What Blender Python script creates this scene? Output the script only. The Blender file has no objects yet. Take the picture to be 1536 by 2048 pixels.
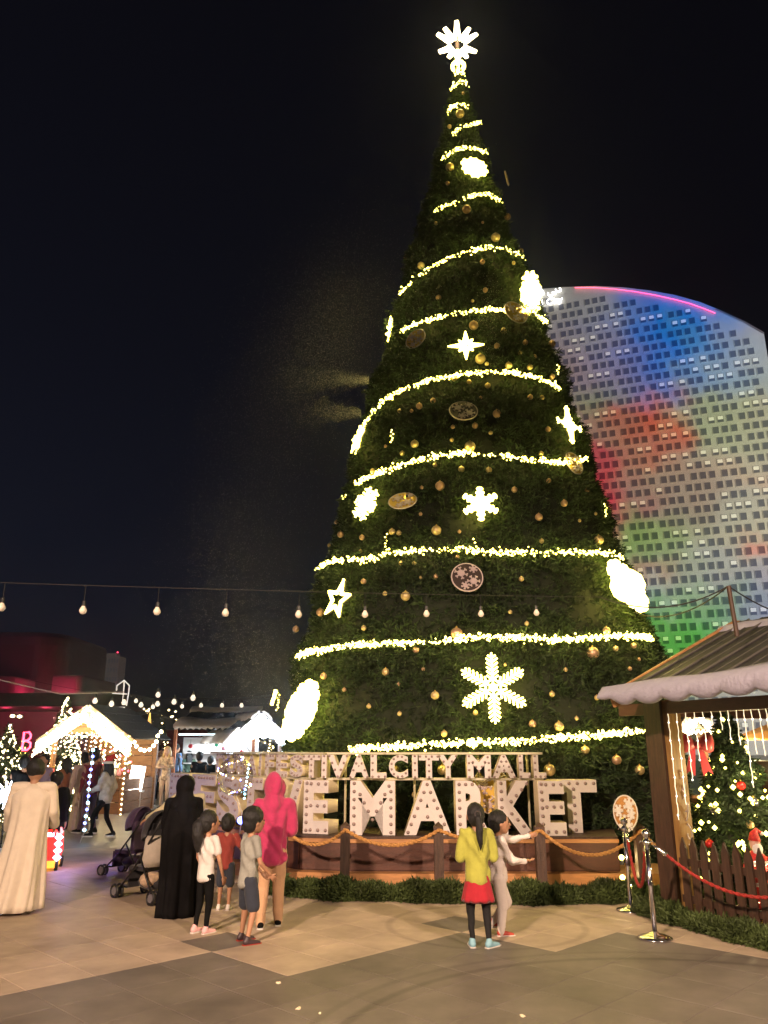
import bpy, bmesh, math, random
import numpy as np
from mathutils import Vector, Matrix
random.seed(7); rng = np.random.default_rng(7)
S = bpy.context.scene
COL = S.collection
R = math.radians
PI = math.pi
# ------------------------------------------------------------------ camera
F, TH, CH = 1547.0, math.atan(471/1547.0), 1.85
CT, ST = math.cos(TH), math.sin(TH)
cd = bpy.data.cameras.new('camera'); cam = bpy.data.objects.new('camera', cd); COL.objects.link(cam)
cd.sensor_fit = 'VERTICAL'; cd.sensor_height = 24; cd.lens = F/2048*24
cd.clip_start = .05; cd.clip_end = 3000
cam.location = (0, 0, CH); cam.rotation_euler = (PI/2+TH, 0, 0)
S.camera = cam
# ------------------------------------------------------------------ night sky, dim sun
W = bpy.data.worlds.new('World'); S.world = W; W.use_nodes = True
nt = W.node_tree
sky = nt.nodes.new('ShaderNodeTexSky'); sky.sky_type = 'NISHITA'; sky.sun_disc = False
sky.sun_elevation = R(-4); sky.sun_rotation = R(-60); sky.ozone_density = 3
hs_ = nt.nodes.new('ShaderNodeHueSaturation'); hs_.inputs['Saturation'].default_value = .74
nt.links.new(sky.outputs[0], hs_.inputs['Color']); ad_ = nt.nodes.new('ShaderNodeMixRGB'); ad_.blend_type = 'ADD'; ad_.inputs[0].default_value = 1; ad_.inputs[2].default_value = (.010, .008, .010, 1)
nt.links.new(hs_.outputs[0], ad_.inputs[1]); nt.links.new(ad_.outputs[0], nt.nodes['Background'].inputs[0])
nt.nodes['Background'].inputs[1].default_value = .15
def light(name, kind, loc, energy, color, size=.2, target=None, spot=None, blend=.5):
    l = bpy.data.lights.new(name, kind); l.energy = energy; l.color = color
    if kind == 'SUN': l.angle = size
    elif kind == 'AREA': l.size = size
    else: l.shadow_soft_size = size
    if kind == 'SPOT': l.spot_size = spot; l.spot_blend = blend
    o = bpy.data.objects.new(name, l); COL.objects.link(o); o.location = loc
    if target is not None:
        o.rotation_euler = (Vector(target)-Vector(loc)).to_track_quat('-Z', 'Y').to_euler()
    return o
light('sun', 'SUN', (-40, 5, 30), .05, (.62, .62, 1.0), R(10), (0, 30, 0))
# unseen spotlights added behind the camera, assumed from the light on the people
light('assumed_plaza_light', 'SPOT', (-7, -7, 8.5), 21500, (1, .69, .49), .35, (1.3, 9.2, 0), R(48), 1.)
light('assumed_plaza_light', 'SPOT', (8, -6, 8.0), 12500, (1, .72, .53), .35, (.6, 9.6, .4), R(46), 1.)
S.view_settings.view_transform = 'Standard'; S.view_settings.look = 'None'
S.view_settings.exposure = 0; S.view_settings.gamma = 1
S.view_settings.use_curve_mapping = False
S.cycles.use_denoising = True
try: S.cycles.denoiser = 'OPENIMAGEDENOISE'
except Exception: pass
S.cycles.use_light_tree = True
S.cycles.sample_clamp_indirect = 4; S.cycles.max_bounces = 5
S.cycles.diffuse_bounces = 2; S.cycles.glossy_bounces = 3; S.cycles.transparent_max_bounces = 12
S.cycles.use_adaptive_sampling = True; S.cycles.adaptive_threshold = .02
S.cycles.caustics_reflective = False; S.cycles.caustics_refractive = False
# ------------------------------------------------------------------ pixel rays to world points
def ray(px, py):
    u = (px-768)/F; v = (1024-py)/F
    return Vector((u, CT-ST*v, ST+CT*v))
O = Vector((0, 0, CH))
def at(px, py, Y):
    d = ray(px, py); return O + d*(Y/d.y)
def G(px, py, z=0.0):
    d = ray(px, py); return O + d*((z-CH)/d.z)
def PX(m_px, p):      # metres spanned by m_px photo pixels at point p
    return m_px/F*(p.y*CT+(p.z-CH)*ST)
# ------------------------------------------------------------------ materials
MATS = {}
def mat(name, c, rough=.6, metal=0., var=0., scale=8., bump=0., bscale=40., spec=.5, sheen=0., emit=None, es=0., stretch=None, trans=0.):
    if name in MATS: return MATS[name]
    m = bpy.data.materials.new(name); m.use_nodes = True; MATS[name] = m
    t = m.node_tree; b = t.nodes['Principled BSDF']
    b.inputs['Base Color'].default_value = (*c, 1); b.inputs['Roughness'].default_value = rough
    b.inputs['Metallic'].default_value = metal; b.inputs['Specular IOR Level'].default_value = spec
    if sheen: b.inputs['Sheen Weight'].default_value = sheen
    if trans: b.inputs['Transmission Weight'].default_value = trans
    co = t.nodes.new('ShaderNodeTexCoord'); mp = t.nodes.new('ShaderNodeMapping')
    t.links.new(co.outputs['Object'], mp.inputs[0])
    if stretch: mp.inputs['Scale'].default_value = stretch
    if var:
        n = t.nodes.new('ShaderNodeTexNoise'); n.inputs['Scale'].default_value = scale; n.inputs['Detail'].default_value = 5
        t.links.new(mp.outputs[0], n.inputs[0])
        r = t.nodes.new('ShaderNodeValToRGB'); r.color_ramp.elements[0].position = .3; r.color_ramp.elements[1].position = .7
        r.color_ramp.elements[0].color = (*[max(0, k*(1-var)) for k in c], 1)
        r.color_ramp.elements[1].color = (*[min(1, k*(1+var)) for k in c], 1)
        t.links.new(n.outputs[0], r.inputs[0]); t.links.new(r.outputs[0], b.inputs['Base Color'])
    if bump:
        n = t.nodes.new('ShaderNodeTexNoise'); n.inputs['Scale'].default_value = bscale; n.inputs['Detail'].default_value = 3
        t.links.new(mp.outputs[0], n.inputs[0])
        bp = t.nodes.new('ShaderNodeBump'); bp.inputs['Strength'].default_value = bump; bp.inputs['Distance'].default_value = .02
        t.links.new(n.outputs[0], bp.inputs['Height']); t.links.new(bp.outputs[0], b.inputs['Normal'])
    if emit:
        b.inputs['Emission Color'].default_value = (*emit, 1); b.inputs['Emission Strength'].default_value = es
    return m
def emat(name, c, s):
    return mat(name, (.8, .8, .8), .5, emit=c, es=s)
# ------------------------------------------------------------------ mesh builder
def _ico(sub):
    bm = bmesh.new(); bmesh.ops.create_icosphere(bm, subdivisions=sub, radius=1)
    v = np.array([tuple(x.co) for x in bm.verts]); f = [tuple(q.index for q in fc.verts) for fc in bm.faces]; bm.free(); return v, f
ICO = {k: _ico(k) for k in (1, 2, 3)}
OCT = (np.array([(1,0,0),(-1,0,0),(0,1,0),(0,-1,0),(0,0,1),(0,0,-1)], float),
       [(0,2,4),(2,1,4),(1,3,4),(3,0,4),(2,0,5),(1,2,5),(3,1,5),(0,3,5)])
class MB:
    def __init__(s): s.v = []; s.f = []
    def add(s, V, Fc):
        o = len(s.v); s.v.extend([tuple(map(float, p)) for p in V]); s.f.extend([tuple(i+o for i in q) for q in Fc]); return s
    def box(s, c, d, M=None):
        x, y, z = d[0]/2, d[1]/2, d[2]/2
        V = [Vector((i*x, j*y, k*z)) for i in (-1, 1) for j in (-1, 1) for k in (-1, 1)]
        if M is not None: V = [M @ p for p in V]
        V = [p+Vector(c) for p in V]
        return s.add(V, [(0,1,3,2),(4,6,7,5),(0,4,5,1),(2,3,7,6),(0,2,6,4),(1,5,7,3)])
    def bar(s, a, b, w, t, up=(0, 0, 1)):   # box from a to b
        a, b = Vector(a), Vector(b); d = (b-a); L = d.length; d.normalize()
        sd = d.cross(Vector(up)); 
        if sd.length < 1e-4: sd = Vector((1, 0, 0))
        sd.normalize(); u = sd.cross(d)
        M = Matrix((sd, d, u)).transposed()
        return s.box((a+b)/2, (w, L, t), M)
    def tube(s, pts, r, n=8, cap=True):
        pts = [Vector(p) for p in pts]; k = len(pts)
        rs = r if hasattr(r, '__len__') else [r]*k
        V = []; prev = None
        for i, p in enumerate(pts):
            d = (pts[min(i+1, k-1)]-pts[max(i-1, 0)])
            if d.length < 1e-9: d = Vector((0, 0, 1))
            d.normalize()
            ref = prev if prev is not None else (Vector((0, 0, 1)) if abs(d.z) < .9 else Vector((1, 0, 0)))
            a = ref - d*ref.dot(d)
            if a.length < 1e-5: a = d.orthogonal()
            a.normalize(); prev = a; b = d.cross(a)
            for j in range(n):
                t = 2*PI*j/n; V.append(p+(a*math.cos(t)+b*math.sin(t))*rs[i])
        Fc = [(i*n+j, i*n+(j+1) % n, (i+1)*n+(j+1) % n, (i+1)*n+j) for i in range(k-1) for j in range(n)]
        if cap: Fc += [tuple(reversed(range(n))), tuple(range((k-1)*n, k*n))]
        return s.add(V, Fc)
    def sph(s, c, r, sub=2, M=None):
        V, Fc = ICO[sub] if sub else OCT
        rr = np.array(r if hasattr(r, '__len__') else (r, r, r))
        V = V*rr
        if M is not None: V = V @ np.array(M.to_3x3()).T
        return s.add(V+np.array(c), Fc)
    def loft(s, rings, cap=True):
        n = len(rings[0]); k = len(rings); V = [p for r_ in rings for p in r_]
        Fc = [(i*n+j, i*n+(j+1) % n, (i+1)*n+(j+1) % n, (i+1)*n+j) for i in range(k-1) for j in range(n)]
        if cap: Fc += [tuple(reversed(range(n))), tuple(range((k-1)*n, k*n))]
        return s.add(V, Fc)
    def prism(s, poly, a, b):   # poly: list of 3D points, extruded from +a*vec .. : a,b are offset vectors
        n = len(poly); V = [Vector(p)+Vector(a) for p in poly]+[Vector(p)+Vector(b) for p in poly]
        return s.add(V, [tuple(reversed(range(n))), tuple(range(n, 2*n))]+[(i, (i+1) % n, n+(i+1) % n, n+i) for i in range(n)])
    def lathe(s, prof, c=(0, 0, 0), n=20, sx=1, sy=1):
        rings = [[(c[0]+sx*r*math.cos(2*PI*j/n), c[1]+sy*r*math.sin(2*PI*j/n), c[2]+z) for j in range(n)] for r, z in prof]
        return s.loft(rings)
    def mesh(s, name, m=None, smooth=False):
        me = bpy.data.meshes.new(name); me.from_pydata(s.v, [], s.f); me.update()
        if m: me.materials.append(m)
        if smooth: me.polygons.foreach_set('use_smooth', [True]*len(me.polygons))
        return me
    def build(s, name, m, parent=None, smooth=False, world=False):
        if world and parent is not None:
            l = parent.location; s.v = [(x-l.x, y-l.y, z-l.z) for x, y, z in s.v]
        return link(name, s.mesh(name, m, smooth), parent)
def link(name, me, parent=None, loc=None, rot=None):
    o = bpy.data.objects.new(name, me); COL.objects.link(o)
    if parent is not None: o.parent = parent
    if loc is not None: o.location = loc
    if rot is not None: o.rotation_euler = rot
    return o
def tag(o, label=None, cat=None, group=None, kind=None):
    if label: o['label'] = label
    if cat: o['category'] = cat
    if group: o['group'] = group
    if kind: o['kind'] = kind
    return o
def thing(name, label, cat, loc=(0, 0, 0), rz=0, group=None):
    o = bpy.data.objects.new(name, None); COL.objects.link(o); o.location = loc; o.rotation_euler = (0, 0, rz)
    o.empty_display_size = .2
    return tag(o, label, cat, group)
def quads(name, V, nq, m, parent=None, tri=False):   # big mesh from a numpy vertex array
    k = 3 if tri else 4
    me = bpy.data.meshes.new(name); me.vertices.add(len(V)); me.vertices.foreach_set('co', V.astype(np.float32).ravel())
    me.loops.add(nq*k); me.loops.foreach_set('vertex_index', np.arange(nq*k, dtype=np.int32))
    me.polygons.add(nq); me.polygons.foreach_set('loop_start', np.arange(0, nq*k, k, dtype=np.int32))
    me.polygons.foreach_set('loop_total', np.full(nq, k, dtype=np.int32))
    me.update(calc_edges=True); me.materials.append(m)
    return link(name, me, parent)
def blobs(P, r, name, m, parent=None, base=OCT):     # many small lumps in one mesh
    V, Fc = base; n = len(P); P = np.asarray(P, float); r = np.asarray(r, float)*np.ones(n)
    T = np.array(Fc); VV = V[T].reshape(-1, 3)
    A = P[:, None, :]+VV[None]*r[:, None, None]
    return quads(name, A.reshape(-1, 3), n*len(Fc), m, parent, tri=True)
def remesh(mb, voxel, it=4):
    me = mb.mesh('tmp'); o = bpy.data.objects.new('tmp', me); COL.objects.link(o)
    a = o.modifiers.new('r', 'REMESH'); a.mode = 'VOXEL'; a.voxel_size = voxel
    if it:
        b = o.modifiers.new('s', 'SMOOTH'); b.factor = .5; b.iterations = it
    dg = bpy.context.evaluated_depsgraph_get(); ev = o.evaluated_get(dg)
    new = bpy.data.meshes.new_from_object(ev)
    bpy.data.objects.remove(o); bpy.data.meshes.remove(me)
    new.materials.clear()
    new.polygons.foreach_set('use_smooth', [True]*len(new.polygons))
    return new
# ------------------------------------------------------------------ base materials
M = {}
M['white'] = mat('white_paint', (.64, .58, .55), .5, var=.06, scale=3)
M['cream'] = mat('lit_cream_side', (.80, .68, .45), .55, var=.06, scale=3)  # yellow garland light on the letter sides is put into this colour
M['wood_dark'] = mat('dark_stained_wood', (.060, .030, .018), .55, var=.4, scale=6, bump=.3, bscale=30, stretch=(6, 6, .8))
M['wood_red'] = mat('red_brown_panel', (.085, .030, .018), .5, var=.25, scale=5, bump=.2, stretch=(1, 1, 4))
M['wood_orange'] = mat('orange_wood', (.42, .20, .075), .5, var=.2, scale=6, stretch=(1, 1, 5))
M['wood_gold'] = mat('golden_wood', (.30, .17, .055), .42, var=.25, scale=5, stretch=(5, 5, .7))
M['roofing'] = mat('grey_roof_board', (.030, .028, .028), .6, var=.3, scale=7, bump=.3)
M['snow'] = mat('fake_snow_foam', (.37, .36, .45), .8, var=.06, scale=9, bump=.5, bscale=25)
M['snow_warm'] = mat('fake_snow_felt', (.66, .56, .48), .85, var=.06, scale=9, bump=.4, bscale=25)
M['chrome'] = mat('chrome', (.75, .74, .76), .13, 1.0)
M['rope_red'] = mat('red_rope', (.30, .018, .012), .6, var=.3, scale=60, bump=.8, bscale=90)
M['rope_tan'] = mat('tan_rope', (.50, .25, .075), .8, var=.3, scale=60, bump=.8, bscale=90)
M['gold'] = mat('gold_bauble', (.62, .46, .24), .33, .5, spec=.6)
M['copper'] = mat('copper_bauble', (.55, .34, .22), .33, .5, spec=.6)
M['silver'] = mat('silver_bauble', (.8, .78, .8), .15, .9)
M['redball'] = mat('red_bauble', (.5, .02, .02), .25, .3)
M['foliage'] = mat('artificial_fir', (.024, .044, .014), .65, var=.55, scale=2.2, spec=.3)
M['foliage_hedge'] = mat('cypress_hedge', (.050, .072, .020), .65, var=.55, scale=3.0, spec=.3)
M['core'] = mat('tree_netting', (.010, .014, .006), .95)
M['warm'] = emat('warm_bulb', (1, .81, .13), 12)
M['warm_dim'] = emat('warm_bulb_soft', (1, .72, .34), 9)
M['rope_light'] = emat('yellow_white_rope_light', (1, .82, .15), 12)
M['white_light'] = emat('white_bulb', (1, .80, .42), 12)
M['cold_light'] = emat('cold_white_bulb', (.74, .86, 1), 22)
M['blue_light'] = emat('blue_led', (.12, .16, 1), 14)
M['cyan_light'] = emat('cyan_led', (.35, .8, 1), 12)
M['red_light'] = emat('red_neon', (1, .03, .09), 8)
M['black'] = mat('black_plastic', (.012, .012, .013), .45)
M['wire'] = mat('black_cable', (.02, .018, .018), .6)
# ------------------------------------------------------------------ ground
E1 = Vector((.7071, -.7071, 0)); E2 = Vector((.7071, .7071, 0)); OA = Vector((-1.62, 8.17, 0)); MOD = .572
def dark_cell(i, j):
    if (i, j) in ((-1, 0), (1, 4), (3, 8), (-3, -4)): return True
    k = math.floor(i/2)
    thr = {0: 0, 1: 4, 2: 6, 3: 6, 4: 8}.get(k, -4 if k < 0 else 10)
    if k < -1: thr = -8
    return j < thr
def ground_material():
    m = bpy.data.materials.new('plaza_paving'); m.use_nodes = True; t = m.node_tree; b = t.nodes['Principled BSDF']
    co = t.nodes.new('ShaderNodeTexCoord'); mp = t.nodes.new('ShaderNodeMapping'); t.links.new(co.outputs['Object'], mp.inputs[0])
    mp.inputs['Rotation'].default_value = (0, 0, R(45))
    br = t.nodes.new('ShaderNodeTexBrick'); br.offset = 0; br.inputs['Scale'].default_value = 1; br.inputs['Mortar Size'].default_value = .006
    br.inputs['Brick Width'].default_value = MOD; br.inputs['Row Height'].default_value = MOD
    br.inputs['Color1'].default_value = (.30, .245, .20, 1); br.inputs['Color2'].default_value = (.33, .27, .215, 1); br.inputs['Mortar'].default_value = (.18, .15, .12, 1)
    t.links.new(mp.outputs[0], br.inputs[0])
    n = t.nodes.new('ShaderNodeTexNoise'); n.inputs['Scale'].default_value = .7; n.inputs['Detail'].default_value = 6
    t.links.new(co.outputs['Object'], n.inputs[0])
    mx = t.nodes.new('ShaderNodeMixRGB'); mx.blend_type = 'MULTIPLY'; mx.inputs[0].default_value = .5
    t.links.new(br.outputs[0], mx.inputs[1]); t.links.new(n.outputs[0], mx.inputs[2]); t.links.new(mx.outputs[0], b.inputs['Base Color'])
    b.inputs['Roughness'].default_value = .45; b.inputs['Specular IOR Level'].default_value = .35
    return m
gb = MB().add([(-600, -60, 0), (600, -60, 0), (600, 900, 0), (-600, 900, 0)], [(0, 1, 2, 3)])
ground = gb.build('ground', ground_material()); tag(ground, kind='structure')
def stone(name, c, var):
    m = mat(name, c, .55, var=var, scale=3.5, spec=.22); t = m.node_tree
    b = t.nodes['Principled BSDF']; oi = t.nodes.new('ShaderNodeObjectInfo'); hs = t.nodes.new('ShaderNodeHueSaturation')
    # world-space stains and a curved scuff mark of tyres, over the per-stone tone
    geo = t.nodes.new('ShaderNodeNewGeometry'); n = t.nodes.new('ShaderNodeTexNoise'); n.inputs['Scale'].default_value = 1.1; n.inputs['Detail'].default_value = 8; n.inputs['Roughness'].default_value = .65
    t.links.new(geo.outputs['Position'], n.inputs[0])
    mr = t.nodes.new('ShaderNodeMapRange'); mr.inputs[1].default_value = .3; mr.inputs[2].default_value = .7; mr.inputs[3].default_value = .66; mr.inputs[4].default_value = 1.18
    t.links.new(n.outputs[0], mr.inputs[0])
    val = mr.outputs[0]
    for (cx_, cy_, rr, wd, dk) in ((2.2, 5.3, 2.62, .035, .68), (2.25, 5.25, 2.9, .03, .8), (1.1, 9.3, 1.05, .035, .78)):
        vm = t.nodes.new('ShaderNodeVectorMath'); vm.operation = 'DISTANCE'; vm.inputs[1].default_value = (cx_, cy_, .004)
        t.links.new(geo.outputs['Position'], vm.inputs[0])
        a = t.nodes.new('ShaderNodeMath'); a.operation = 'SUBTRACT'; a.inputs[1].default_value = rr; t.links.new(vm.outputs['Value'], a.inputs[0])
        ab = t.nodes.new('ShaderNodeMath'); ab.operation = 'ABSOLUTE'; t.links.new(a.outputs[0], ab.inputs[0])
        m2 = t.nodes.new('ShaderNodeMapRange'); m2.inputs[1].default_value = wd*.5; m2.inputs[2].default_value = wd*1.6; m2.inputs[3].default_value = dk; m2.inputs[4].default_value = 1
        t.links.new(ab.outputs[0], m2.inputs[0])
        mu = t.nodes.new('ShaderNodeMath'); mu.operation = 'MULTIPLY'; t.links.new(val, mu.inputs[0]); t.links.new(m2.outputs[0], mu.inputs[1]); val = mu.outputs[0]
    m3 = t.nodes.new('ShaderNodeMapRange'); m3.inputs[3].default_value = .93; m3.inputs[4].default_value = 1.07; t.links.new(oi.outputs['Random'], m3.inputs[0])
    mu = t.nodes.new('ShaderNodeMath'); mu.operation = 'MULTIPLY'; t.links.new(val, mu.inputs[0]); t.links.new(m3.outputs[0], mu.inputs[1])
    src = b.inputs['Base Color'].links[0].from_socket
    t.links.new(src, hs.inputs['Color']); t.links.new(mu.outputs[0], hs.inputs['Value']); t.links.new(hs.outputs[0], b.inputs['Base Color'])
    return m
M['stone_light'] = stone('light_paving_stone', (.44, .345, .26), .08)
M['stone_dark'] = stone('dark_paving_stone', (.165, .142, .122), .10)
def slab(m):
    h = MOD/2-.002; b = .004; z = .012
    V = [(x*h, y*h, 0) for x, y in ((-1, -1), (1, -1), (1, 1), (-1, 1))]+[(x*h, y*h, z-b*.5) for x, y in ((-1, -1), (1, -1), (1, 1), (-1, 1))]+[(x*(h-b), y*(h-b), z) for x, y in ((-1, -1), (1, -1), (1, 1), (-1, 1))]
    Fc = [(i, (i+1) % 4, 4+(i+1) % 4, 4+i) for i in range(4)]+[(4+i, 4+(i+1) % 4, 8+(i+1) % 4, 8+i) for i in range(4)]+[(8, 9, 10, 11)]
    return MB().add(V, Fc).mesh('paving_stone', m)
slabs = {True: slab(M['stone_dark']), False: slab(M['stone_light'])}
cells = []
for i in range(-22, 24):
    for j in range(-22, 34):
        c = OA+E1*((i+.5)*MOD)+E2*((j+.5)*MOD)
        if c.y < 5.2 or c.y > 16: continue
        if abs(c.x) > c.y*.52+.6: continue
        cells.append((c.y, c, dark_cell(i, j)))
cells.sort(key=lambda q: q[0])
for _, c, dk in cells[:298]:
    link('paving_stone', slabs[dk], ground, (c.x, c.y, 0), (0, 0, R(45)))
rest = MB(); restd = MB()
for _, c, dk in cells[298:]:
    me = slabs[dk]; Rz = Matrix.Rotation(R(45), 3, 'Z')
    (restd if dk else rest).add([Rz @ v.co + Vector((c.x, c.y, 0)) for v in me.vertices], [tuple(p.vertices) for p in me.polygons])
for q, mm in ((rest, M['stone_light']), (restd, M['stone_dark'])):
    if q.v: tag(q.build('distant_paving', mm, ground), kind='stuff')
# ------------------------------------------------------------------ the tall tree
TC = Vector((1.90, 16.5, 0))
PROF = [(0, 4.25), (1.9, 4.02), (4.0, 3.78), (6.0, 3.2), (8.6, 2.62), (11.7, 1.83), (15.2, .93), (17.5, .45), (19.2, .17), (19.9, .05)]
PROF = [(z_, r_*.965) for z_, r_ in PROF]
PZ = np.array([p[0] for p in PROF]); PR = np.array([p[1] for p in PROF])
def TR(z): return float(np.interp(z, PZ, PR))
def lean(z): return TC.x + .10*(z/20.)       # the stem leans a little to the right
def surf(px, py, off=0.):
    d = ray(px, py).normalized(); t = 9.0; best = None
    while t < 34:
        p = O+d*t; rr = math.hypot(p.x-lean(p.z), p.y-TC.y); g = rr-(TR(p.z)+off)
        if p.z > 0 and g <= 0: best = p; break
        if best is None and p.z > 0:
            if not hasattr(surf, 'm') or g < surf.m[0]: surf.m = (g, p.copy())
        t += .02
    if best is None: best = surf.m[1]
    if hasattr(surf, 'm'): del surf.m
    n = Vector((best.x-lean(best.z), best.y-TC.y, 0)).normalized(); n.z = .20; n.normalize()
    return best, n
def sprigs(P, N, L, n_leaf, rs, tipz=.25, wid=.16):
    """flat needle fans: P roots, N outward normals; returns quad corner array"""
    k = len(P); A = np.repeat(P, n_leaf, 0); B = np.repeat(N, n_leaf, 0); LL = np.repeat(L, n_leaf)[:, None]
    d = B*rs.uniform(.35, 1.0, (k*n_leaf, 1))+rs.normal(0, .62, (k*n_leaf, 3)); d[:, 2] -= tipz*rs.uniform(-.6, 1.4, k*n_leaf)
    d /= np.linalg.norm(d, axis=1)[:, None]
    s = np.cross(d, rs.normal(0, 1, (k*n_leaf, 3))); s /= np.linalg.norm(s, axis=1)[:, None]
    l = LL*rs.uniform(.5, 1.15, (k*n_leaf, 1)); w = l*wid
    A = A+rs.normal(0, .02, A.shape)
    q = np.stack([A-s*w*.3, A+d*l*.45-s*w, A+d*l, A+d*l*.45+s*w], 1)
    return q.reshape(-1, 3)
tree = thing('christmas_tree', 'towering artificial Christmas tree wound with warm light garlands behind the letter sign', 'christmas tree', TC)
core = MB()
core.loft([[(lean(z)-TC.x+(TR(z)-.16 if TR(z) > .3 else TR(z)*.4)*math.cos(a), (TR(z)-.16 if TR(z) > .3 else TR(z)*.4)*math.sin(a), z) for a in np.linspace(0, 2*PI, 49)[:-1]] for z in np.linspace(.05, 19.8, 40)])
core.build('netting', M['core'], tree, smooth=True)
MB().tube([(0, 0, 0), (.05, 0, 10), (.10, 0, 20.3)], [.3, .2, .05], 10).build('trunk', M['wood_dark'], tree)
NS = 54000
z = rng.random(NS*3)*19.9; keep = rng.random(NS*3) < (np.interp(z, PZ, PR)+.12)/4.3; z = z[keep][:NS]
a = rng.random(len(z))*2*PI
back = (np.sin(a) > .35) & (rng.random(len(z)) < .72); z, a = z[~back], a[~back]
tier = .07*np.sin(z*2*PI/1.62+1.0)+.05*np.sin(a*7+z*3)+.04*np.sin(a*17-z*5)
rr = np.interp(z, PZ, PR)-.12+tier*np.clip(np.interp(z, PZ, PR), 0, 1)+rng.normal(0, .05, len(z))
rr = np.maximum(rr, .03)
lx = TC.x+.10*z/20.
P = np.stack([lx-TC.x+rr*np.cos(a), rr*np.sin(a), z], 1)
N = np.stack([np.cos(a), np.sin(a), np.full(len(a), .1)], 1)
L = rng.uniform(.07, .155, len(z))*np.clip(.55+np.interp(z, PZ, PR)*.5, .55, 1)
Q = sprigs(P, N, L, 12, rng, wid=.10)
fo = quads('foliage', Q, len(Q)//4, M['foliage'], tree); tag(fo, kind='stuff')
# light garlands, each one ring of warm bulbs
ORD = ['topmost', 'second', 'third', 'fourth', 'fifth', 'sixth', 'seventh', 'eighth', 'ninth', 'tenth', 'eleventh', 'twelfth', 'thirteenth', 'fourteenth']
GAR = [
 [(908,150),(918,146),(926,150)],
 [(903,183),(912,168),(925,165),(935,172)],
 [(897,228),(905,215),(922,210),(935,216)],
 [(905,272),(918,258),(940,252),(958,246)],
 [(884,322),(905,305),(930,297),(955,300),(972,308)],
 [(862,428),(890,414),(920,402),(950,392),(975,390),(1000,404)],
 [(800,590),(815,575),(835,556),(858,538),(885,525),(920,510),(955,500),(980,496),(1010,500),(1038,512),(1045,520)],
 [(778,680),(783,655),(786,636)],
 [(806,664),(830,650),(870,638),(920,628),(970,622),(1020,620),(1065,626),(1090,645)],
 [(716,905),(722,870),(735,845),(750,825),(768,803),(800,785),(850,765),(900,754),(960,747),(1020,747),(1070,755),(1100,768),(1118,780)],
 [(712,968),(730,958),(760,948),(800,932),(850,918),(900,910),(950,908),(1000,912),(1050,920),(1100,925),(1140,926),(1170,918)],
 [(636,1138),(660,1125),(690,1120),(740,1120),(775,1108),(820,1103),(870,1100),(935,1098),(948,1106),(990,1106),(1040,1104),(1100,1106),(1160,1106),(1215,1108),(1243,1116)],
 [(598,1312),(630,1302),(670,1298),(700,1291),(760,1288),(820,1286),(880,1282),(940,1276),(1000,1274),(1060,1278),(1120,1280),(1180,1276),(1240,1272),(1300,1276)],
 [(704,1500),(740,1497),(800,1492),(860,1488),(920,1486),(980,1485),(1040,1484),(1100,1477),(1160,1473),(1220,1468),(1290,1462)],
]
DENS = [60, 60, 70, 40, 55, 40, 34, 60, 55, 62, 60, 40, 75, 80]
gy = [sum(p[1] for p in g)/len(g) for g in GAR]
for gi, g in enumerate(GAR):
    pts = []
    for (x0, y0), (x1, y1) in zip(g, g[1:]):
        n = max(2, int(math.hypot(x1-x0, y1-y0)/4))
        for k in range(n):
            pts.append(surf(x0+(x1-x0)*k/n, y0+(y1-y0)*k/n, .06)[0])
    pts.append(surf(*g[-1], .06)[0])
    A = np.array([tuple(p) for p in pts]); 
    t = thing('light_garland', '', 'light garland', (A[len(A)//2][0], A[len(A)//2][1], A[len(A)//2][2]), 0, 'warm light garlands wound round the tree')
    t['label'] = '%s warm light garland counted down the tall Christmas tree' % ORD[gi] if gi != 7 else 'short steep garland strip on the left flank above the broad eighth ring'
    seg = np.linalg.norm(np.diff(A, axis=0), axis=1); cum = np.concatenate([[0], np.cumsum(seg)]); Lt = cum[-1]
    nb = int(Lt*DENS[gi]*2.0)+4; s_ = rng.random(nb)*Lt
    # gaps and denser clusters along the string
    ph = rng.random()*9; dens = .55+.45*np.sin(s_*5.1+ph)*np.sin(s_*1.7+ph*2); s_ = s_[rng.random(nb) < .35+.65*dens]
    B = np.stack([np.interp(s_, cum, A[:, q]) for q in range(3)], 1)+rng.normal(0, 1, (len(s_), 3))*np.array([.022, .022, .030])
    out = B-np.array([TC.x, TC.y, 0]); out[:, 2] = 0; out /= np.linalg.norm(out, axis=1)[:, None]
    B += out*.04
    l = np.array(t.location); bl = blobs(B-l, rng.uniform(.010, .025, len(B)), 'bulb', M['warm'], t); tag(bl, kind='stuff')
    nl = max(2, int(Lt/.55))
    for q_ in range(nl):
        sc_ = (q_+.5)/nl*Lt; lp = Vector([float(np.interp(sc_, cum, A[:, j])) for j in range(3)]); o3 = Vector((lp.x-TC.x, lp.y-TC.y, 0)).normalized()
        light('garland_glow', 'POINT', lp+o3*.13, 5 if gi > 5 else 3.2, (1, .80, .24), .025)
    cp = A+np.sin(np.arange(len(A))*1.3)[:, None]*np.array([0, 0, .02])
    MB().tube([Vector(p)-Vector(l) for p in cp[::3]], .008, 4).build('cable', M['wire'], t)
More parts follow.
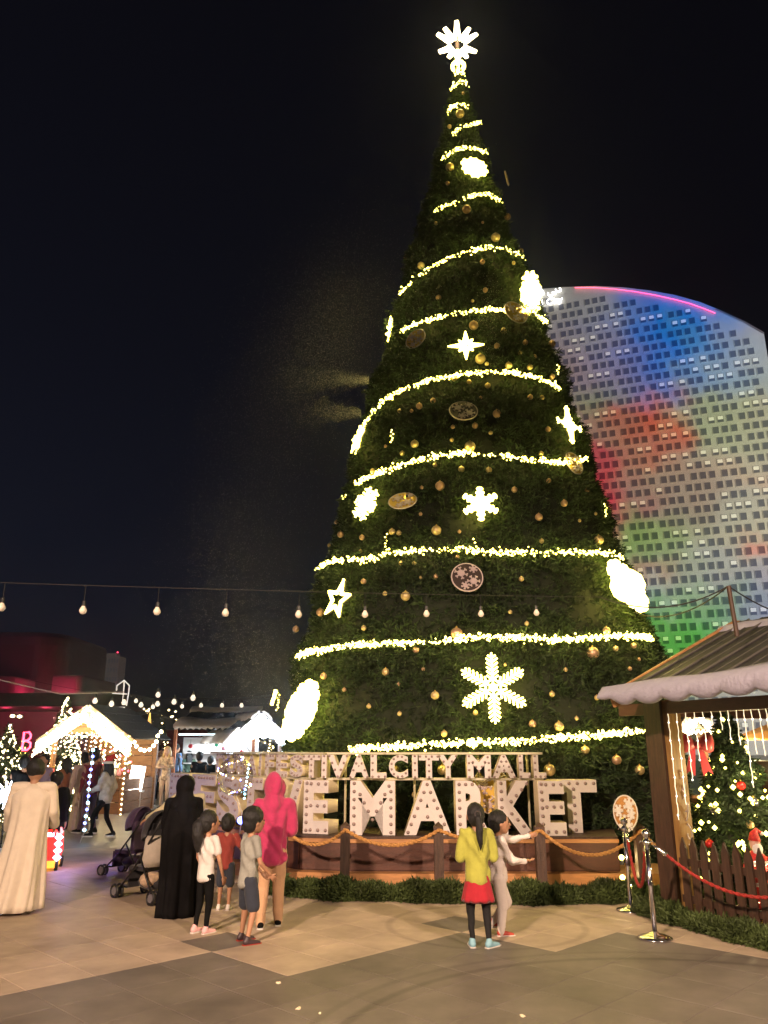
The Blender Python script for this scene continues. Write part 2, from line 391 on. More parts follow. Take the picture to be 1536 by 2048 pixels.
for (x_, y0_, y1_, n_, lb_) in ((785, 860, 884, 7, 'short upright strand of dim bulbs below the tenth garland at left'), (774, 1068, 1112, 8, 'short upright strand of bulbs rising from the left part of the twelfth garland'), (949, 1078, 1108, 5, 'pair of bright bulbs at the gap of the twelfth garland'), (688, 990, 1000, 6, 'tiny bright cluster on the left edge beside the medium snowflake light'), (556, 1385, 1420, 8, 'tiny bulbs at the very left edge of the tree above the sign'), (1212, 1008, 1032, 7, 'tiny bulbs at the right edge of the tree above the twelfth garland'), (1116, 730, 748, 6, 'tiny bulbs at the right edge beside the tenth garland'), (724, 1120, 1128, 5, 'few dim bulbs joining the two parts of the twelfth garland')):
    q_ = [surf(x_+random.uniform(-4, 4), y0_+(y1_-y0_)*k/(n_-1), .1)[0] for k in range(n_)]; t = thing('bulb_strand', lb_, 'light strand', q_[0])
    tag(blobs([tuple(q-q_[0]) for q in q_], .018, 'bulb', M['warm'], t), kind='stuff'); MB().tube([q-q_[0] for q in q_], .006, 4).build('cable', M['wire'], t)
# --- ornaments: flat shapes of rope light lying on the slope of the tree
def frame_at(p, n):
    x = Vector((0, 0, 1)).cross(n)*-1; x = n.cross(Vector((0, 0, 1)))*-1; x.normalize(); y = n.cross(x)
    if y.z < 0: x, y = -x, -y
    return x, y
def lines_flake(arms=6, barbs=4, L=1., barb=.32, rot=0.):
    out = []
    for k in range(arms):
        a = rot+PI/2+2*PI*k/arms; d = Vector((math.cos(a), math.sin(a))); out.append((Vector((0, 0)), d*L))
        for q in range(barbs):
            s = L*(.22+.62*q/max(1, barbs-1)); bl = barb*L*(1 if q < barbs-1 else .7)
            for sg in (-1, 1):
                e = Vector((math.cos(a+sg*R(52)), math.sin(a+sg*R(52)))); out.append((d*s, d*s+e*bl))
    return out
def lines_star(n, ro, ri, rot=0.):
    P_ = []
    for k in range(2*n):
        a = rot+PI/2+PI*k/n; r = (ro[k//2 % len(ro)] if hasattr(ro, '__len__') else ro) if k % 2 == 0 else ri
        P_.append(Vector((math.cos(a)*r, math.sin(a)*r)))
    return [(P_[k], P_[(k+1) % len(P_)]) for k in range(len(P_))]
def ornament(px, py, rad_px, lines, label, cat='light ornament', m='rope_light', tw=.022, name='snowflake_light', off=.14, tilt=0., backing=None, core_r=0., npos=None):
    p, n = surf(px, py)
    if npos: n = Vector(npos).normalized()
    p = p+n*off; rad = PX(rad_px, p); x, y = frame_at(p, n)
    if tilt: c, s = math.cos(tilt), math.sin(tilt); x, y = x*c+y*s, y*c-x*s
    t = thing(name, label, cat, p)
    mb = MB()
    for i, (a_, b_) in enumerate(lines):
        o_ = n*(.004*(i % 5))
        mb.tube([(x*a_.x+y*a_.y)*rad+o_, (x*b_.x+y*b_.y)*rad+o_], tw, 6)
    mb.build('light_tube', M[m], t)
    if core_r: MB().sph((0, 0, 0), core_r*rad, 2).build('centre_lamp', M[m], t)
    fr = MB()
    for i, (a_, b_) in enumerate(lines[:12]):
        fr.tube([(x*a_.x+y*a_.y)*rad-n*.045, (x*b_.x+y*b_.y)*rad-n*.045], .010, 5)
    fr.tube([(0, 0, 0), -n*(off+.25)], .012, 5)
    fr.build('frame', M['wire'], t)
    return t
def disc_orn(px, py, rad_px, label, m='gold', npos=None, lit=False, off=.12, tilt=0.):
    p, n = surf(px, py)
    if npos: n = Vector(npos).normalized()
    p = p+n*off; rad = PX(rad_px, p); x, y = frame_at(p, n)
    t = thing('disc_ornament', label, 'disc ornament', p)
    N_ = 28
    ring = MB(); ring.tube([(x*math.cos(2*PI*k/N_)+y*math.sin(2*PI*k/N_))*rad for k in range(N_+1)], .013, 6, cap=False)
    ring.build('rim', M['disc_white'] if not lit else M['warm_dim'], t)
    if m:
        d = MB(); d.prism([(x*math.cos(2*PI*k/N_)+y*math.sin(2*PI*k/N_))*rad*.97 for k in range(N_)], n*-.006, n*.006); d.build('plate', M[m], t)
    for (u, v, s, rt) in ((-.38, .28, .42, .2), (.40, -.30, .40, .5), (.42, .58, .26, .1), (-.15, -.62, .26, .8)):
        f_ = MB()
        for a_, b_ in lines_flake(6, 2, s*rad, .4, rt):
            q = x*(u*rad)+y*(v*rad)+n*.016
            f_.tube([q+x*a_.x+y*a_.y, q+x*b_.x+y*b_.y], .014*rad/.3, 4)
        f_.build('snowflake', M['disc_white'], t)
    return t
M['disc_white'] = mat('frosted_white_trim', (.62, .50, .50), .6)
M['dark_disc'] = mat('dark_bronze_plate', (.05, .03, .025), .5, .2)
M['amber'] = mat('amber_gold_plate', (.62, .40, .07), .35, .5)
ornament(945, 345, 25, lines_flake(6, 3, 1, .5)+lines_star(6, .8, .55), 'fuzzy bright snowflake light near the top, under the fifth garland', core_r=.35, tw=.04)
ornament(1050, 588, 40, lines_flake(6, 3, 1, .5)+lines_star(6, .8, .5), 'glaring snowflake light seen edge on at the upper right flank', core_r=.25, tw=.04, npos=(.80, -.55, -.25))
ornament(932, 700, 36, lines_star(4, 1, .24)+lines_star(4, .55, .2, PI/4)+lines_star(4, .8, .12), 'slim eight pointed star light in the middle of the tree', name='star_light', core_r=.07, tw=.015)
ornament(1127, 855, 42, lines_star(4, (1., .62), .25)+lines_flake(4, 2, .9, .3), 'narrow star light seen obliquely on the right flank', name='star_light', core_r=.10, tw=.022, npos=(.62, -.75, 0.1))
ornament(727, 883, 30, lines_star(5, 1, .42)+lines_flake(6, 2, .7, .4), 'small ragged light cluster on the left flank above the eleventh garland', tw=.018)
ornament(742, 1013, 34, lines_flake(6, 3, 1, .42)+lines_star(6, .6, .35), 'medium snowflake light on the left beside the oval gold disc', tw=.022, core_r=.1)
ornament(960, 1015, 38, lines_flake(6, 3, 1, .25)+lines_star(6, .92, .34)+lines_star(6, .7, .2), 'plump six armed snowflake light at mid height facing the camera', tw=.026, core_r=.2)
ornament(687, 1203, 42, lines_star(5, 1, .42, R(-14))+lines_star(5, .82, .3, R(-14)), 'five pointed star light with outlined arms on the lower left flank', name='star_light', tw=.02)
ornament(1228, 1188, 58, lines_flake(12, 4, 1, .3)+lines_star(12, 1, .8)+lines_star(12, .7, .5), 'huge glaring round light ornament on the lower right flank', core_r=.6, tw=.045, name='round_light', off=.3, npos=(.62, -.62, .36))
ornament(630, 1432, 61, lines_flake(12, 4, 1, .3)+lines_star(12, 1, .8)+lines_star(12, .7, .5), 'huge glaring round light ornament above the left part of the sign', core_r=.5, tw=.045, name='round_light', off=.3, npos=(-.86, -.55, .34))
ornament(985, 1380, 72, lines_flake(6, 6, 1, .20)+lines_star(6, .30, .2), 'largest snowflake light with barbed arms just above the bottom garland', tw=.015, core_r=.12)
disc_orn(1026, 632, 26, 'gold disc hanging just below the ninth garland at the upper right', 'amber')
disc_orn(837, 684, 22, 'tilted gold disc with white snowflakes at the upper left of the tree', 'amber')
disc_orn(926, 831, 28, 'dark disc with white snowflakes under the tenth garland', 'dark_disc', npos=(0, -.85, .42))
disc_orn(807, 1012, 28, 'gold oval disc with white rim beside the medium snowflake light', 'amber', npos=(-.15, -.75, .62))
disc_orn(1139, 932, 24, 'half lit gold disc at the right end of the eleventh garland', 'amber')
disc_orn(933, 1161, 31, 'open ring disc with white snowflakes under the twelfth garland', 'dark_disc', npos=(0, -.9, .25))
disc_orn(998, 362, 14, 'small disc poking out edge on from the upper right edge of tree', 'gold', npos=(.9, -.35, .1), off=.2)
disc_orn(982, 1585, 42, 'large yellow disc on the tree behind the letter K', 'amber')
ornament(562, 1398, 15, lines_star(4, (1., .4), .25), 'tiny bright dash of light at the left edge of the tree', name='star_light', tw=.03)
# topper star
tp = at(915, 92, 16.4); t = thing('tree_topper', 'glowing comet shaped star crowning the tip of the tall Christmas tree', 'tree topper', tp)
tm = MB(); k_ = PX(1, tp)
for ang, r0, r1, w in ((90, 16, 64, 5), (62, 16, 52, 4.5), (118, 16, 52, 4.5), (38, 15, 50, 5), (142, 15, 50, 5), (-22, 12, 40, 5), (202, 12, 40, 5), (-58, 10, 34, 5), (238, 10, 34, 5), (-90, 8, 34, 9)):
    d = Vector((math.cos(R(ang)), 0, math.sin(R(ang)))); s = Vector((-d.z, 0, d.x))
    for sg in (-1, 1):
        tm.tube([(d*r0+s*sg*w)*k_, (d*r1+s*sg*1.5)*k_ + Vector((0, .004*sg, 0))], .036, 6)
tm.build('light_tube', M['white_light'], t)
light('topper_glow', 'POINT', tp+Vector((0, -.35, 0)), 60, (1, .84, .5), .1)
MB().tube([(0, .05, -14*k_), (0, .05, -62*k_)], .04, 8).build('stem', M['rope_light'], t)
tm = MB(); tm.tube([(math.cos(a)*.16, math.sin(a)*.16, -.7) for a in np.linspace(0, 2*PI, 13)], .05, 6, cap=False); tm.build('collar', M['rope_light'], t)
# baubles: px, py, diameter in photo pixels, colour
BA = '''947,654,20,c 1006,664,14,g 993,694,13,c 1049,687,12,c 1039,707,9,g 1068,714,9,c 1101,689,15,c 960,721,22,g 973,729,9,g 1016,733,15,g 1058,736,13,g
909,759,12,g 938,765,10,g 975,773,12,g 1102,755,12,c 840,814,14,c 867,803,12,c 800,823,9,g 824,823,8,c 961,796,7,c 1059,796,12,c 1082,797,11,g 993,830,18,c
906,855,9,c 950,853,13,c 981,867,9,g 904,881,9,g 1094,860,12,c 831,890,17,g 940,896,23,g 806,908,11,g 1081,908,10,g 772,893,7,c 871,931,10,g 923,940,14,g 977,942,14,g
747,943,11,g 881,974,20,c 844,976,8,c 1028,981,13,c 1096,963,11,c 1172,982,10,c 1126,1008,15,c 1076,1036,16,c 1190,1028,7,g 1158,1042,7,g 842,1029,8,c 786,1065,14,g 799,1067,11,g
874,1063,21,g 1082,1083,11,g 1194,1082,20,g 726,1076,12,c 684,1070,14,c 675,1045,9,c 919,1064,8,c 660,1091,8,g 722,1103,8,g 803,1127,10,g 829,1127,9,g 915,1115,9,c
729,1164,12,c 842,1156,7,g 872,1154,10,c 1042,1159,11,g 813,1194,20,g 771,1188,10,g 644,1226,17,c 595,1259,14,c 729,1257,11,g 1020,1225,9,g 1053,1248,10,g 914,1269,25,c
833,1301,14,c 773,1345,16,g 847,1339,8,c 798,1369,8,c 739,1413,10,g 800,1428,10,g 871,1392,18,g 622,1369,16,g 650,1353,14,c 889,1468,14,g 951,1426,11,g 1064,1449,16,c
1116,1454,20,g 1103,1389,12,g 1192,1396,11,g 1152,1437,9,g 1251,1423,10,g 1182,1308,26,c 1229,1298,12,g 1265,1292,12,c 1210,1263,17,g 1276,1319,8,c 1258,1338,9,c
1168,1501,18,g 1230,1521,20,c 1276,1541,20,g 885,1541,20,g 1097,1541,25,g 791,1539,18,g 944,1600,17,g 830,1590,12,g 574,1455,11,g 926,188,7,c 920,231,18,g 900,255,9,g
901,338,18,g 896,368,9,c 933,422,18,c 1012,435,14,c 989,478,19,g 873,448,8,g 965,446,6,c 844,533,15,g 815,514,11,c 964,526,11,c 1039,503,12,c 1026,527,8,g 1063,558,19,g
970,582,11,c 878,597,12,c 945,603,7,g 1130,1340,9,g 690,1380,9,c 1010,1330,7,g'''.split()
bs = MB().sph((0, 0, 0), 1, 3).mesh('bauble', M['gold'], True); bsc = MB().sph((0, 0, 0), 1, 3).mesh('bauble', M['copper'], True)
cap = MB(); cap.lathe([(.0, 1.16), (.16, 1.15), (.17, .96), (.2, .95)][::-1], n=10); cap.tube([(0, 0, 1.14), (.07, 0, 1.24), (0, 0, 1.32), (-.07, 0, 1.24), (0, 0, 1.14)], .02, 5)
capm = cap.mesh('cap', M['amber'])
NUM = ['first', 'second', 'third', 'fourth', 'fifth', 'sixth', 'seventh', 'eighth', 'ninth', 'tenth', 'eleventh', 'twelfth', 'thirteenth', 'fourteenth', 'fifteenth']
def gar_y(g, x):
    xs = [p[0] for p in g]; return float(np.interp(x, xs, [p[1] for p in g])) if xs[0] < xs[-1] else 0
rec = []
for q in BA:
    x, y, d, c = q.split(','); x, y, d = int(x), int(y), int(d)
    tierno = sum(1 for gi, g in enumerate(GAR) if gi != 7 and gar_y(g, x) < y)
    rec.append((x, y, d, c, tierno, 'large' if d >= 18 else 'mid sized' if d >= 12 else 'small'))
used = {}
TN = [o for i, o in enumerate(ORD) if i != 7]
names13 = ['top', 'second', 'third', 'fourth', 'fifth', 'sixth', 'seventh', 'ninth', 'tenth', 'eleventh', 'twelfth', 'thirteenth', 'fourteenth']
for x, y, d, c, tn, sz in sorted(rec):
    key = (c, tn, sz); used[key] = used.get(key, 0)+1
tot = dict(used); used = {}
for x, y, d, c, tn, sz in sorted(rec):
    key = (c, tn, sz); used[key] = used.get(key, 0)+1; k = used[key]
    p, n = surf(x, y); r = PX(d/2, p)*.95; p = p+n*(r*.5)
    where = ('between the %s and %s garlands' % (names13[tn-1], names13[tn])) if 0 < tn < 13 else 'below the bottom garland' if tn >= 13 else 'above the top garland'
    lab = '%s %s bauble %s%s' % (sz, 'gold' if c == 'g' else 'copper', '' if tot[key] == 1 else NUM[k-1]+' from the left ', where)
    t = thing('bauble', lab, 'bauble', p, 0, 'gold and copper baubles on the tall tree'); t.scale = (r, r, r)
    link('ball', bs if c == 'g' else bsc, t); link('cap', capm, t)
# ------------------------------------------------------------------ foam snow blown off the tree
pts = []
def spray(n, cx, cy, sx, sy, Y, dy, ang):
    c, s = math.cos(ang), math.sin(ang)
    for _ in range(n):
        a_, b_ = random.gauss(0, sx), random.gauss(0, sy)
        x_, y_ = cx+a_*c-b_*s, cy+a_*s+b_*c
        pts.append(at(x_, y_, Y+random.gauss(0, dy)))
spray(10000, 590, 760, 75, 170, 14.5, 1.0, .5)
spray(9000, 660, 640, 60, 90, 14.5, .8, .5)
spray(6000, 470, 1130, 75, 140, 14., 1.2, .3)
spray(2000, 520, 1330, 45, 80, 14., 1.0, .2)
for k in range(3000):
    u = abs(random.gauss(0, .42)); pts.append(at(738-u*190, 760+random.gauss(0, 1)*(4+22*u)-u*8, 14.6+random.gauss(0, .2)))
for k in range(2000):
    u = abs(random.gauss(0, .42)); pts.append(at(722-u*170, 826+random.gauss(0, 1)*(5+20*u)-u*10, 14.6+random.gauss(0, .2)))
for k in range(500):
    pts.append(at(random.gauss(975, 16), random.gauss(640, 60), 13.8))
M['flake'] = mat('foam_snowflake', (.9, .88, .86), .9)
fl = blobs(np.array([tuple(p) for p in pts]), rng.uniform(.0016, .0048, len(pts)), 'snow', M['flake'])
tag(fl, 'cloud of foam snowflakes drifting off the left side of the tree', 'snow', kind='stuff')
# ------------------------------------------------------------------ platform, letters
zt = .64
def plan(px, Y, z=0.): p = at(px, 1600, Y); x = p.x; return Vector(((px-768)/F*(Y*CT+(z-CH)*ST), Y, z))
FRONT = [(1238, 11.85), (1050, 11.83), (870, 11.83), (700, 11.84), (600, 12.0), (540, 12.45), (470, 13.2), (400, 14.2), (350, 15.2), (318, 16.5)]
fr = [plan(px, Y, .4) for px, Y in FRONT]
for p in fr: p.z = 0
backp = [Vector((-3.6, 17.5, 0)), Vector((2.0, 14.0, 0)), Vector((fr[0].x+.35, 13.4, 0))]
pl = thing('stage_platform', 'low red brown wooden platform under the big white letters', 'platform', (1, 12, 0))
poly = fr+backp
MB().prism([(p.x, p.y, 0) for p in poly], (0, 0, .12), (0, 0, zt-.045)).build('deck_body', M['wood_red'], pl, world=True)
pl2 = MB()
for a_, b_ in zip(fr, fr[1:]):      # overhanging top nosing
    d = (b_-a_).normalized(); nrm = Vector((d.y, -d.x, 0))
    if nrm.y > 0: nrm = -nrm
    pl2.bar(a_+nrm*.02+Vector((0, 0, zt-.055)), b_+nrm*.02+Vector((0, 0, zt-.055)), .05, .05)
pl2.build('edge_trim', M['wood_orange'], pl, world=True)
ctr = Vector((1, 15, 0))
MB().prism([tuple(p+(p-ctr).normalized()*(-.0)) for p in poly], (0, 0, zt-.04), (0, 0, zt)).build('deck_top', M['wood_dark'], pl, world=True)
for k in range(len(fr)-1):          # panel boards on the front, butted with dark joints
    a_, b_ = fr[k], fr[k+1]; n = max(1, round((b_-a_).length/1.2)); d = (b_-a_)
    nrm = Vector((d.y, -d.x, 0)).normalized(); nrm = -nrm if nrm.y > 0 else nrm
    for q in range(n):
        p0, p1 = a_+d*((q+.012)/n), a_+d*((q+.988)/n)
        mb = MB(); mb.bar(p0+nrm*.012+Vector((0, 0, .385)), p1+nrm*.012+Vector((0, 0, .385)), .02, .36); mb.build('panel', M['wood_red'], pl, world=True)
# lower plinth
pp = [p+(p-ctr).normalized()*.22 for p in fr[:7]]; pp[0] = fr[0]+Vector((.62, -.2, 0))
plin = pp+[Vector((-1.5, 13.2, 0)), Vector((pp[0].x+.2, 12.6, 0))]
MB().prism([tuple(p) for p in plin], (0, 0, .0), (0, 0, .19)).build('plinth', M['wood_orange'], pl, world=True)
# rope posts and tan ropes
posts = [(565, 11.5), (690, 11.2), (878, 11.15), (1082, 11.1), (1283, 11.1)]
PP = []
for k, (px, Y) in enumerate(posts):
    p = plan(px, Y, .4); p.z = 0; PP.append(p)
    w = ['hidden behind the pink hoodie', 'leftmost seen', 'in the middle of the letter A', 'beside the outstretched hand', 'beside the snowflake disc on the right']
    w[2] = 'in front of the letter A'
    t = thing('rope_post', 'dark wooden rope post ' + w[k], 'post', p, 0, 'dark rope posts before the platform')
    MB().box((0, 0, .42), (.125, .125, .84)).build('shaft', M['wood_dark'], t)
    c_ = MB(); c_.add([(-.062, -.062, .84), (.062, -.062, .84), (.062, .062, .84), (-.062, .062, .84), (0, 0, .90)], [(0, 1, 4), (1, 2, 4), (2, 3, 4), (3, 0, 4), (3, 2, 1, 0)]); c_.build('pointed_cap', M['wood_dark'], t)
def rope(a_, b_, sag, r, m, name, label, group, twist=True, n=28):
    pts = [a_.lerp(b_, k/n)-Vector((0, 0, sag*4*(k/n)*(1-k/n))) for k in range(n+1)]
    t = thing(name, label, 'rope', a_, 0, group)
    mb = MB()
    L_ = sum((pts[i+1]-pts[i]).length for i in range(n)); nn = max(n, int(L_/.03))
    d = (b_-a_); d.z = 0; d.normalize(); sd = Vector((-d.y, d.x, 0))
    for ph in (0, PI):
        P_ = []
        for i in range(nn+1):
            u = i/nn; q = a_.lerp(b_, u)-Vector((0, 0, sag*4*u*(1-u))); an = u*L_/.13*2*PI+ph
            P_.append(q+sd*math.cos(an)*r*.45+Vector((0, 0, math.sin(an)*r*.45))-a_)
        mb.tube(P_, r*.72, 6)
    mb.build('strand', m, t)
    return t
SG = [.20, .19, .14, .30]
LB = ['tan rope swag at the left behind the pink hoodie', 'tan rope swag below the letter M', 'tan rope swag behind the girl in yellow', 'long tan rope swag below the letters E and T']
for k in range(4):
    e = Vector((0, -.075, .80)); rope(PP[k]+e, PP[k+1]+e, SG[k], .024, M['rope_tan'], 'tan_rope', LB[k], 'tan ropes between the dark posts')
e = Vector((0, -.075, .80)); rope(PP[4]+e, Vector((3.42, 10.2, .62)), .02, .024, M['rope_tan'], 'tan_rope', 'short tan rope running from the last post to the brown stall post', 'tan ropes between the dark posts')
# letters
GLY = {}
def glyph(ch, w, h, dep, bold=.03):
    """mesh of one block letter filling w by h, front at y=0, going back dep"""
    cu = bpy.data.curves.new('g', 'FONT'); cu.body = ch; cu.size = 1; cu.extrude = .5; cu.offset = bold; cu.resolution_u = 5
    o = bpy.data.objects.new('g', cu); COL.objects.link(o)
    me = bpy.data.meshes.new_from_object(o.evaluated_get(bpy.context.evaluated_depsgraph_get())); bpy.data.objects.remove(o)
    co = np.array([tuple(v.co) for v in me.vertices])
    mn, mx = co.min(0), co.max(0); s = mx-mn
    x = (co[:, 0]-mn[0])/s[0]*w-w/2; z_ = (co[:, 1]-mn[1])/s[1]*h; y_ = (1-(co[:, 2]-mn[2])/s[2])*dep
    for i, v in enumerate(me.vertices): v.co = (x[i], y_[i], z_[i])
    me.materials.clear(); me.materials.append(M['white']); me.materials.append(M['cream'])
    me.update()
    for p in me.polygons: p.material_index = 0 if abs(p.normal.y) > .7 else 1
    return me
def arc(cx, cz, rx, rz, a0, a1, n): return [(cx+rx*math.cos(R(a0+(a1-a0)*k/(n-1))), cz+rz*math.sin(R(a0+(a1-a0)*k/(n-1)))) for k in range(n)]
STR = {'M': [[(.09, .05), (.09, .95)], [(.13, .9), (.5, .28), (.87, .9)], [(.91, .95), (.91, .05)]],
 'A': [[(.08, .05), (.5, .93), (.92, .05)], [(.3, .33), (.7, .33)]],
 'R': [[(.11, .05), (.11, .93)], [(.11, .93)]+arc(.5, .70, .36, .23, 90, -90, 6)+[(.2, .45)], [(.55, .42), (.9, .05)]],
 'K': [[(.11, .05), (.11, .95)], [(.86, .94), (.22, .5), (.88, .05)]],
 'E': [[(.13, .06), (.13, .94)], [(.3, .93), (.88, .93)], [(.3, .52), (.84, .52)], [(.3, .07), (.9, .07)]],
 'F': [[(.13, .05), (.13, .94)], [(.3, .93), (.88, .93)], [(.3, .50), (.8, .50)]],
 'T': [[(.06, .93), (.94, .93)], [(.5, .82), (.5, .05)]],
 'V': [[(.08, .95), (.5, .07), (.92, .95)]], 'I': [[(.5, .05), (.5, .95)]],
 'S': [arc(.5, .72, .36, .21, 30, 270, 7)+arc(.5, .29, .36, .22, 80, -150, 7)],
 'L': [[(.13, .95), (.13, .07), (.9, .07)]], 'C': [arc(.55, .5, .43, .44, 40, 320, 10)],
 'Y': [[(.08, .95), (.5, .48), (.92, .95)], [(.5, .4), (.5, .05)]],
 'D': [[(.12, .06), (.12, .94)], arc(.35, .5, .52, .44, 80, -80, 8)],
 'U': [[(.1, .95), (.1, .35)]+arc(.5, .32, .4, .26, 200, 340, 5)+[(.9, .35), (.9, .95)]],
 'B': [[(.12, .06), (.12, .94)], arc(.45, .72, .38, .21, 80, -80, 5), arc(.45, .28, .42, .22, 80, -80, 5)]}
sign = thing('letter_sign', 'two rows of big white block letters with unlit bulbs standing on the platform', 'sign', (1, 12, zt))
M['bulb_off'] = mat('unlit_smoky_bulb', (.34, .25, .23), .35, .1)
def letter(ch, px0, Y0, px1, Y1, z0, z1, dep, sp):
    a_ = plan(px0, Y0, (z0+z1)/2); b_ = plan(px1, Y1, (z0+z1)/2); a_.z = b_.z = z0
    w = (b_-a_).length; h = z1-z0; key = (ch, round(w, 2), round(h, 2))
    ang = math.atan2(b_.y-a_.y, b_.x-a_.x)
    o = link('letter', glyph(ch, w if ch != 'I' else min(w, .14 if h > .5 else .08), h, dep, .05), sign)
    mid = (a_+b_)/2; o.location = mid-sign.location; o.rotation_euler = (0, 0, ang)
    pts = []
    for st in STR[ch]:
        P_ = [Vector(((x-.5)*w if ch != 'I' else 0, zz*h)) for x, zz in st]
        for p0, p1 in zip(P_, P_[1:]):
            n = max(1, round((p1-p0).length/sp))
            for k in range(n): pts.append(p0.lerp(p1, k/n))
        pts.append(P_[-1])
    fin = []
    for p in pts:
        if all((p-q).length > sp*.55 for q in fin): fin.append(p)
    r = .020 if h > .5 else .014
    mb = MB()
    for p in fin:
        mb.sph((p.x, -.012, p.y), r, 1); mb.tube([(p.x, .0, p.y), (p.x, -.008, p.y)], r*1.25, 8)
    b = mb.build('bulb', M['bulb_off'], o, smooth=True); tag(b, kind='stuff')
z0, z1 = zt+.004, 1.385
for a_ in [('F', 338, 15.7, 376, 15.05), ('E', 382, 14.95, 430, 14.2), ('S', 434, 14.1, 478, 13.5), ('T', 478, 13.45, 524, 12.95), ('I', 527, 12.9, 543, 12.75), ('V', 546, 12.7, 604, 12.3), ('E', 607, 12.25, 657, 12.1),
          ('M', 700, 12., 790, 11.97), ('A', 808, 12., 902, 12.), ('R', 912, 12., 980, 12.), ('K', 996, 12., 1066, 12.), ('E', 1078, 11.9, 1131, 11.9), ('T', 1102, 12.32, 1196, 12.32)]:
    letter(*a_, z0, z1, .36, .118)
for a_ in [('D', 432, 14.7, 452, 14.35), ('U', 454, 14.3, 472, 14.0), ('B', 474, 13.95, 492, 13.7), ('A', 492, 13.65, 514, 13.35), ('I', 516, 13.3, 524, 13.2), ('F', 530, 13.1, 548, 12.9), ('E', 552, 12.85, 575, 12.65), ('S', 580, 12.6, 606, 12.4), ('T', 606, 12.35, 640, 12.22), ('I', 642, 12.2, 654, 12.18),
          ('V', 655, 12.15, 697, 12.1), ('A', 698, 12.1, 738, 12.1), ('L', 741, 12.1, 773, 12.1), ('C', 778, 12.1, 816, 12.1), ('I', 824, 12.1, 836, 12.1), ('T', 838, 12.1, 878, 12.1), ('Y', 876, 12.1, 916, 12.1),
          ('M', 934, 12.1, 982, 12.1), ('A', 984, 12.1, 1032, 12.1), ('L', 1038, 12.1, 1060, 12.1), ('L', 1067, 12.1, 1092, 12.1)]:
    letter(*a_, 1.415, 1.745, .2, .092)
M['frame'] = mat('pale_steel_frame', (.55, .50, .36), .5, .2)
ln = [plan(px, Y, 1.5) for px, Y in [(1084, 12.26), (770, 12.26), (655, 12.34), (580, 12.75), (530, 13.25), (470, 14.15), (430, 14.85)]]
for z_, tt in ((1.40, .03), (1.765, .03)):
    for a_, b_ in zip(ln, ln[1:]):
        mb = MB(); mb.bar(Vector((a_.x, a_.y, z_)), Vector((b_.x, b_.y, z_)), .22 if z_ > 1.5 else .18, tt); mb.build('rail', M['frame'], sign, world=True)
for px, Y in ((1060, 12.32), (960, 12.32), (830, 12.32), (690, 12.34), (560, 13.1), (450, 14.7)):
    p = plan(px, Y, 1); MB().tube([(p.x, p.y+.06, zt), (p.x, p.y+.06, 1.76)], .018, 6).build('upright', M['frame'], sign, world=True)
# ------------------------------------------------------------------ green garland hedge on the floor
def hedge(path, w, h, n, name, label, m):
    base = Vector((path[0].x, path[0].y, 0)); t = thing(name, label, 'hedge', base)
    A = np.array([tuple(p) for p in path]); seg = np.linalg.norm(np.diff(A, axis=0), axis=1); cum = np.concatenate([[0], np.cumsum(seg)])
    s_ = rng.random(n)*cum[-1]; C = np.stack([np.interp(s_, cum, A[:, q]) for q in range(3)], 1)
    th = rng.random(n)*PI; dx = np.interp(s_, cum[:-1], np.diff(A[:, 0])/seg); dy = np.interp(s_, cum[:-1], np.diff(A[:, 1])/seg)
    nr = np.sqrt(dx**2+dy**2); nx, ny = -dy/nr, dx/nr
    lump = 1+.22*np.sin(s_*5.3)+.15*np.sin(s_*13.1+1)
    off = np.cos(th)*w/2*lump*.8; zz = np.sin(th)*h*lump*.75
    P_ = C+np.stack([nx*off, ny*off, zz+.01], 1)-np.array(base); N_ = np.stack([nx*np.cos(th), ny*np.cos(th), np.sin(th)+.1], 1)
    q = sprigs(P_, N_, rng.uniform(.035, .085, n), 10, rng, tipz=.1, wid=.13); q[:, 2] = np.maximum(q[:, 2], .006)
    tag(quads('foliage', q, len(q)//4, m, t), kind='stuff')
    mb = MB(); rings = []
    for i, p in enumerate(A):
        d = Vector(A[min(i+1, len(A)-1)]-A[max(i-1, 0)]).normalized(); nn = Vector((-d.y, d.x, 0))
        rings.append([Vector(p)+nn*(w*.33*math.cos(k))+Vector((0, 0, max(.002, h*.6*math.sin(k)))) -base for k in (0, .8, PI/2, PI-.8, PI)])
    mb.loft(rings); mb.build('core', M['core'], t)
    return t
hp = [plan(px, Y) for px, Y in [(520, 11.75), (565, 11.2), (680, 10.88), (800, 10.8), (900, 10.72), (1000, 10.65), (1100, 10.62), (1200, 10.68), (1290, 10.8), (1325, 10.65)]]
hedge(hp, .46, .20, 10500, 'garland_hedge', 'low fir garland lying on the floor before the platform', M['foliage_hedge'])
# fence direction of the right stall
fa = G(1340, 1838); fb = G(1536, 1888); U = (fb-fa).normalized(); V_ = Vector((-U.y, U.x, 0)); V_ = V_ if V_.y > 0 else -V_
hedge([fa-U*.35-V_*.02, fa+U*.2-V_*.12, fa+U*1.2-V_*.14, fa+U*2.6-V_*.14], .32, .14, 4800, 'garland_hedge', 'low fir garland lying along the foot of the picket fence', M['foliage_hedge'])
